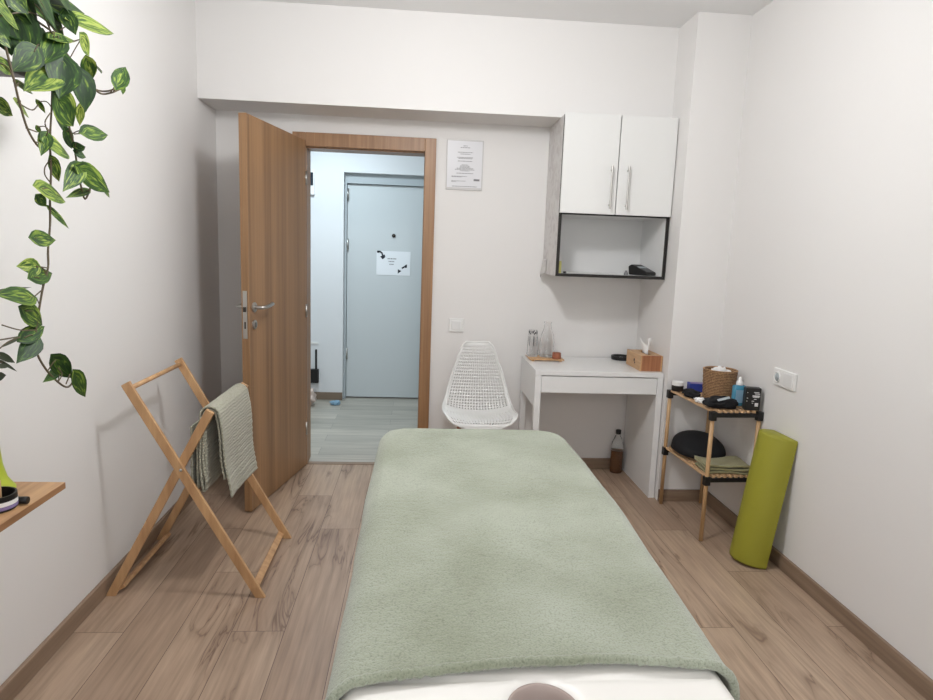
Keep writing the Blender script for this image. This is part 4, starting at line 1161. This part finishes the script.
# round the two rear edges
rings = []
zs = [0, .004, .012, L-.012, L-.004, L]
sc = [.94, .985, 1, 1, .985, .94]
for z, k in zip(zs, sc):
    rings.append([bo.verts.new((x*k-.002*(1-k)*10, y*k, z)) for x, y in prof2])
n = len(prof2)
for a, b_ in zip(rings[:-1], rings[1:]):
    for j in range(n):
        f = bo.faces.new([a[j], a[(j+1) % n], b_[(j+1) % n], b_[j]])
bo.faces.new(rings[0]); bo.faces.new(rings[-1])
tilt = math.asin((XR-.003-1.628)/L)
bo.transform(Matrix.Translation((1.626, 2.780, .001)) @ Matrix.Rotation(math.radians(2), 4, 'Z') @ Matrix.Rotation(tilt, 4, 'Y') )
mnz = min(v.co.z for v in bo.verts)
bo.transform(Matrix.Translation((0, 0, .001-mnz)))
o = build('bolster', bo, 'lime', None); smooth_angle(o, 50)
tag(o, 'lime green half-round bolster leaning upright against the right wall', 'bolster'); rebase(o, (1.60, 2.765, 0))

# ------------------------------------------------------------------ left wall shelf with bottles
bm = bmesh.new()
addbox(bm, XL+.001, -.936, .45, 1.742, .732, .7495, 0, .0012)
addbox(bm, -.9358, -.9350, .451, 1.741, .7325, .7490, 1)
o = build('wall_shelf', bm, ['board', 'board_edge'])
tag(o, 'oak wall shelf low on the left wall in front of the rack', 'shelf'); rebase(o, (-1.07, 1.1, .729))
Z = .750
lb = thing('spray_bottle', 'lime green bottle with a dark top standing on the low wall shelf', 'bottle', (-1.085, 1.66, Z))
lathe('body', [(0, Z+.0005), (.061, Z+.0005), (.063, Z+.008), (.046, Z+.035), (.038, Z+.07), (.034, Z+.12), (.030, Z+.165), (.018, Z+.180), (0, Z+.180)], -1.085, 1.660, 'limebottle', lb)
lathe('cap', [(0, Z+.181), (.019, Z+.181), (.024, Z+.200), (.024, Z+.235), (.014, Z+.25), (0, Z+.25)], -1.085, 1.660, 'darksteel', lb)
j2 = thing('cream_jar', 'open round jar with purple and white label on the low wall shelf', 'jar', (-.992, 1.555, Z))
jx, jy = -1.004, 1.560
lathe('body', [(0, Z+.0005), (.045, Z+.0005), (.047, Z+.004), (.047, Z+.038), (.043, Z+.038), (.043, Z+.012), (0, Z+.010)], jx, jy, 'black', j2)
lathe('label', [(.0476, Z+.006), (.0476, Z+.014)], jx, jy, 'purple', j2)
lathe('label_band', [(.0478, Z+.0145), (.0478, Z+.025)], jx, jy, 'whiteplastic', j2)
box('sponge', jx-.030, jx+.012, jy-.010, jy+.012, Z+.012, Z+.068, 'pine', j2, .003)
o = bmesh.new(); addtube(o, [(-.968, 1.590, Z+.0092), (-.9445, 1.590, Z+.0092)], .009, 14); o = build('small_cap', o, 'black')
tag(o, 'small black screw cap lying beside the cream jar', 'cap'); rebase(o, (-.956, 1.59, Z))

# ------------------------------------------------------------------ upper shelf with trailing pothos
bm = bmesh.new()
addbox(bm, XL+.001, -.982, .75, 1.770, 1.789, 1.812, 0, .001)
o = build('wall_shelf', bm, 'greyshelf')
tag(o, 'dark grey wall shelf high on the left wall under the trailing plant', 'shelf'); rebase(o, (-1.09, 1.25, 1.789))
pl = thing('potted_pothos', 'variegated pothos with long vines trailing down from the high grey shelf', 'plant', (-1.10, 1.63, 1.8125))
lathe('pot', [(0, 1.8125), (.060, 1.8125), (.078, 1.93), (.080, 1.935), (.073, 1.935), (.070, 1.915), (0, 1.912)], -1.10, 1.62, 'pot', pl)
lathe('soil', [(0, 1.9165), (.069, 1.9165), (.060, 1.920), (0, 1.922)], -1.10, 1.62, 'soil', pl)
VIEW = Vector((0, 0, 1.4))
def addleaf(bm, B, T, W, yl, uvl, yll, idn):
    B = Vector(B); T = Vector(T)
    ax = T-B; Ln = ax.length
    if Ln < 1e-4: return
    ax.normalize()
    n = Vector((.75+random.uniform(-.25, .25), -.75+random.uniform(-.25, .25), .30+random.uniform(-.2, .3)))
    n = (n-ax*n.dot(ax)).normalized()
    sd = ax.cross(n).normalized()
    NL, NWd = 9, 6
    prof = [0.0, .72, .98, 1.0, .92, .79, .62, .42, .19, 0.0]
    droop = random.uniform(.03, .12)*Ln; fold = random.uniform(.05, .22)
    vs = []
    for i in range(NL+1):
        t = i/NL; row = []
        for j in range(-NWd//2, NWd//2+1):
            k = j/(NWd/2)
            wv = prof[i]*W*1.12/2*k
            back = -.30*Ln*(1-t)**3*abs(k)**1.5*1.0 if i < 4 else 0
            p = B + ax*(t*Ln+back) + sd*wv + n*(-abs(wv)*-fold - droop*(t*t))
            row.append((bm.verts.new(p), (k*.5+idn*3.7, t+idn*1.9)))
        vs.append(row)
    for i in range(NL):
        for j in range(NWd):
            q = [vs[i][j], vs[i+1][j], vs[i+1][j+1], vs[i][j+1]]
            f = bm.faces.new([x[0] for x in q]); f.smooth = True
            for lp, x in zip(f.loops, q):
                lp[uvl].uv = x[1]; lp[yll] = (yl, yl, yl, 1)
bm = bmesh.new()
uvl = bm.loops.layers.uv.new('uv'); yll = bm.loops.layers.float_color.new('yel')
for i, (a, b_, c, d, e_, f_, W, yl) in enumerate(LEAVES):
    addleaf(bm, (a, b_, c), (d, e_, f_), W, yl, uvl, yll, i)
# more leaves over the pot, out of the photograph's frame
rr = random.Random(5)
for i in range(34):
    a = rr.uniform(0, 2*PI); r0 = rr.uniform(.02, .07)
    B = Vector((-1.08+r0*math.cos(a), 1.60+r0*math.sin(a)*1.5, 1.93+rr.uniform(0, .14)))
    T = B+Vector((.07*math.cos(a), .09*math.sin(a), rr.uniform(-.05, .03)))
    if T.x < XL+.015: continue
    addleaf(bm, B, T, rr.uniform(.05, .075), rr.uniform(.1, .7), uvl, yll, 100+i)
build('leaves', bm, 'leaf', pl)
bm = bmesh.new()
for i, v in enumerate(VINES):
    pts = catmull(v, 5)
    if i == 0: pts = catmull([(-1.08, 1.63, 1.92), (-1.02, 1.68, 1.98), (-.96, 1.74, 1.93)], 5) + pts
    if i in (1, 4): pts = catmull([(-1.08, 1.63, 1.92), (-1.0, 1.68, 1.96)], 4) + pts
    addtube(bm, pts, .0026 if i < 5 else .0016, 6)
for i, (a, b_, c, d, e_, f_, W, yl) in enumerate(LEAVES):
    # short leaf stalk to the nearest vine point
    B = Vector((a, b_, c)); best = None
    for v in VINES[:6]:
        for q in catmull(v, 5):
            dd = (q-B).length
            if best is None or dd < best[0]: best = (dd, q)
    if .008 < best[0] < .09:
        mid = (B+best[1])/2+Vector((.004, 0, .008)); addtube(bm, catmull([best[1], mid, B], 4), .0014, 5)
build('vines', bm, 'vine', pl)
# second plant's narrow leaves
pn = thing('narrow_leaf_plant', 'dark narrow plant tips reaching in at the left edge below the pothos', 'plant', (-1.10, 1.45, 1.05))
bm = bmesh.new(); uvl = bm.loops.layers.uv.new('uv'); yll = bm.loops.layers.float_color.new('yel')
for i, (a, b_, c, d, e_, f_, W) in enumerate(THIN):
    addleaf(bm, (a, b_, c), (d, e_, f_), W, .2, uvl, yll, 300+i)
build('leaves', bm, 'darkleaf', pn)
bm = bmesh.new()
for (a, b_, c, d, e_, f_, W) in THIN:
    addtube(bm, catmull([(-1.11, 1.42, .93), (-1.10, 1.46, c-.02), (a, b_, c)], 5), .002, 5)
build('stems', bm, 'vine', pn)
lathe('pot', [(0, .7505), (.045, .7505), (.060, .87), (.054, .87), (.050, .85), (0, .848)], -1.11, 1.36, 'pot', pn)
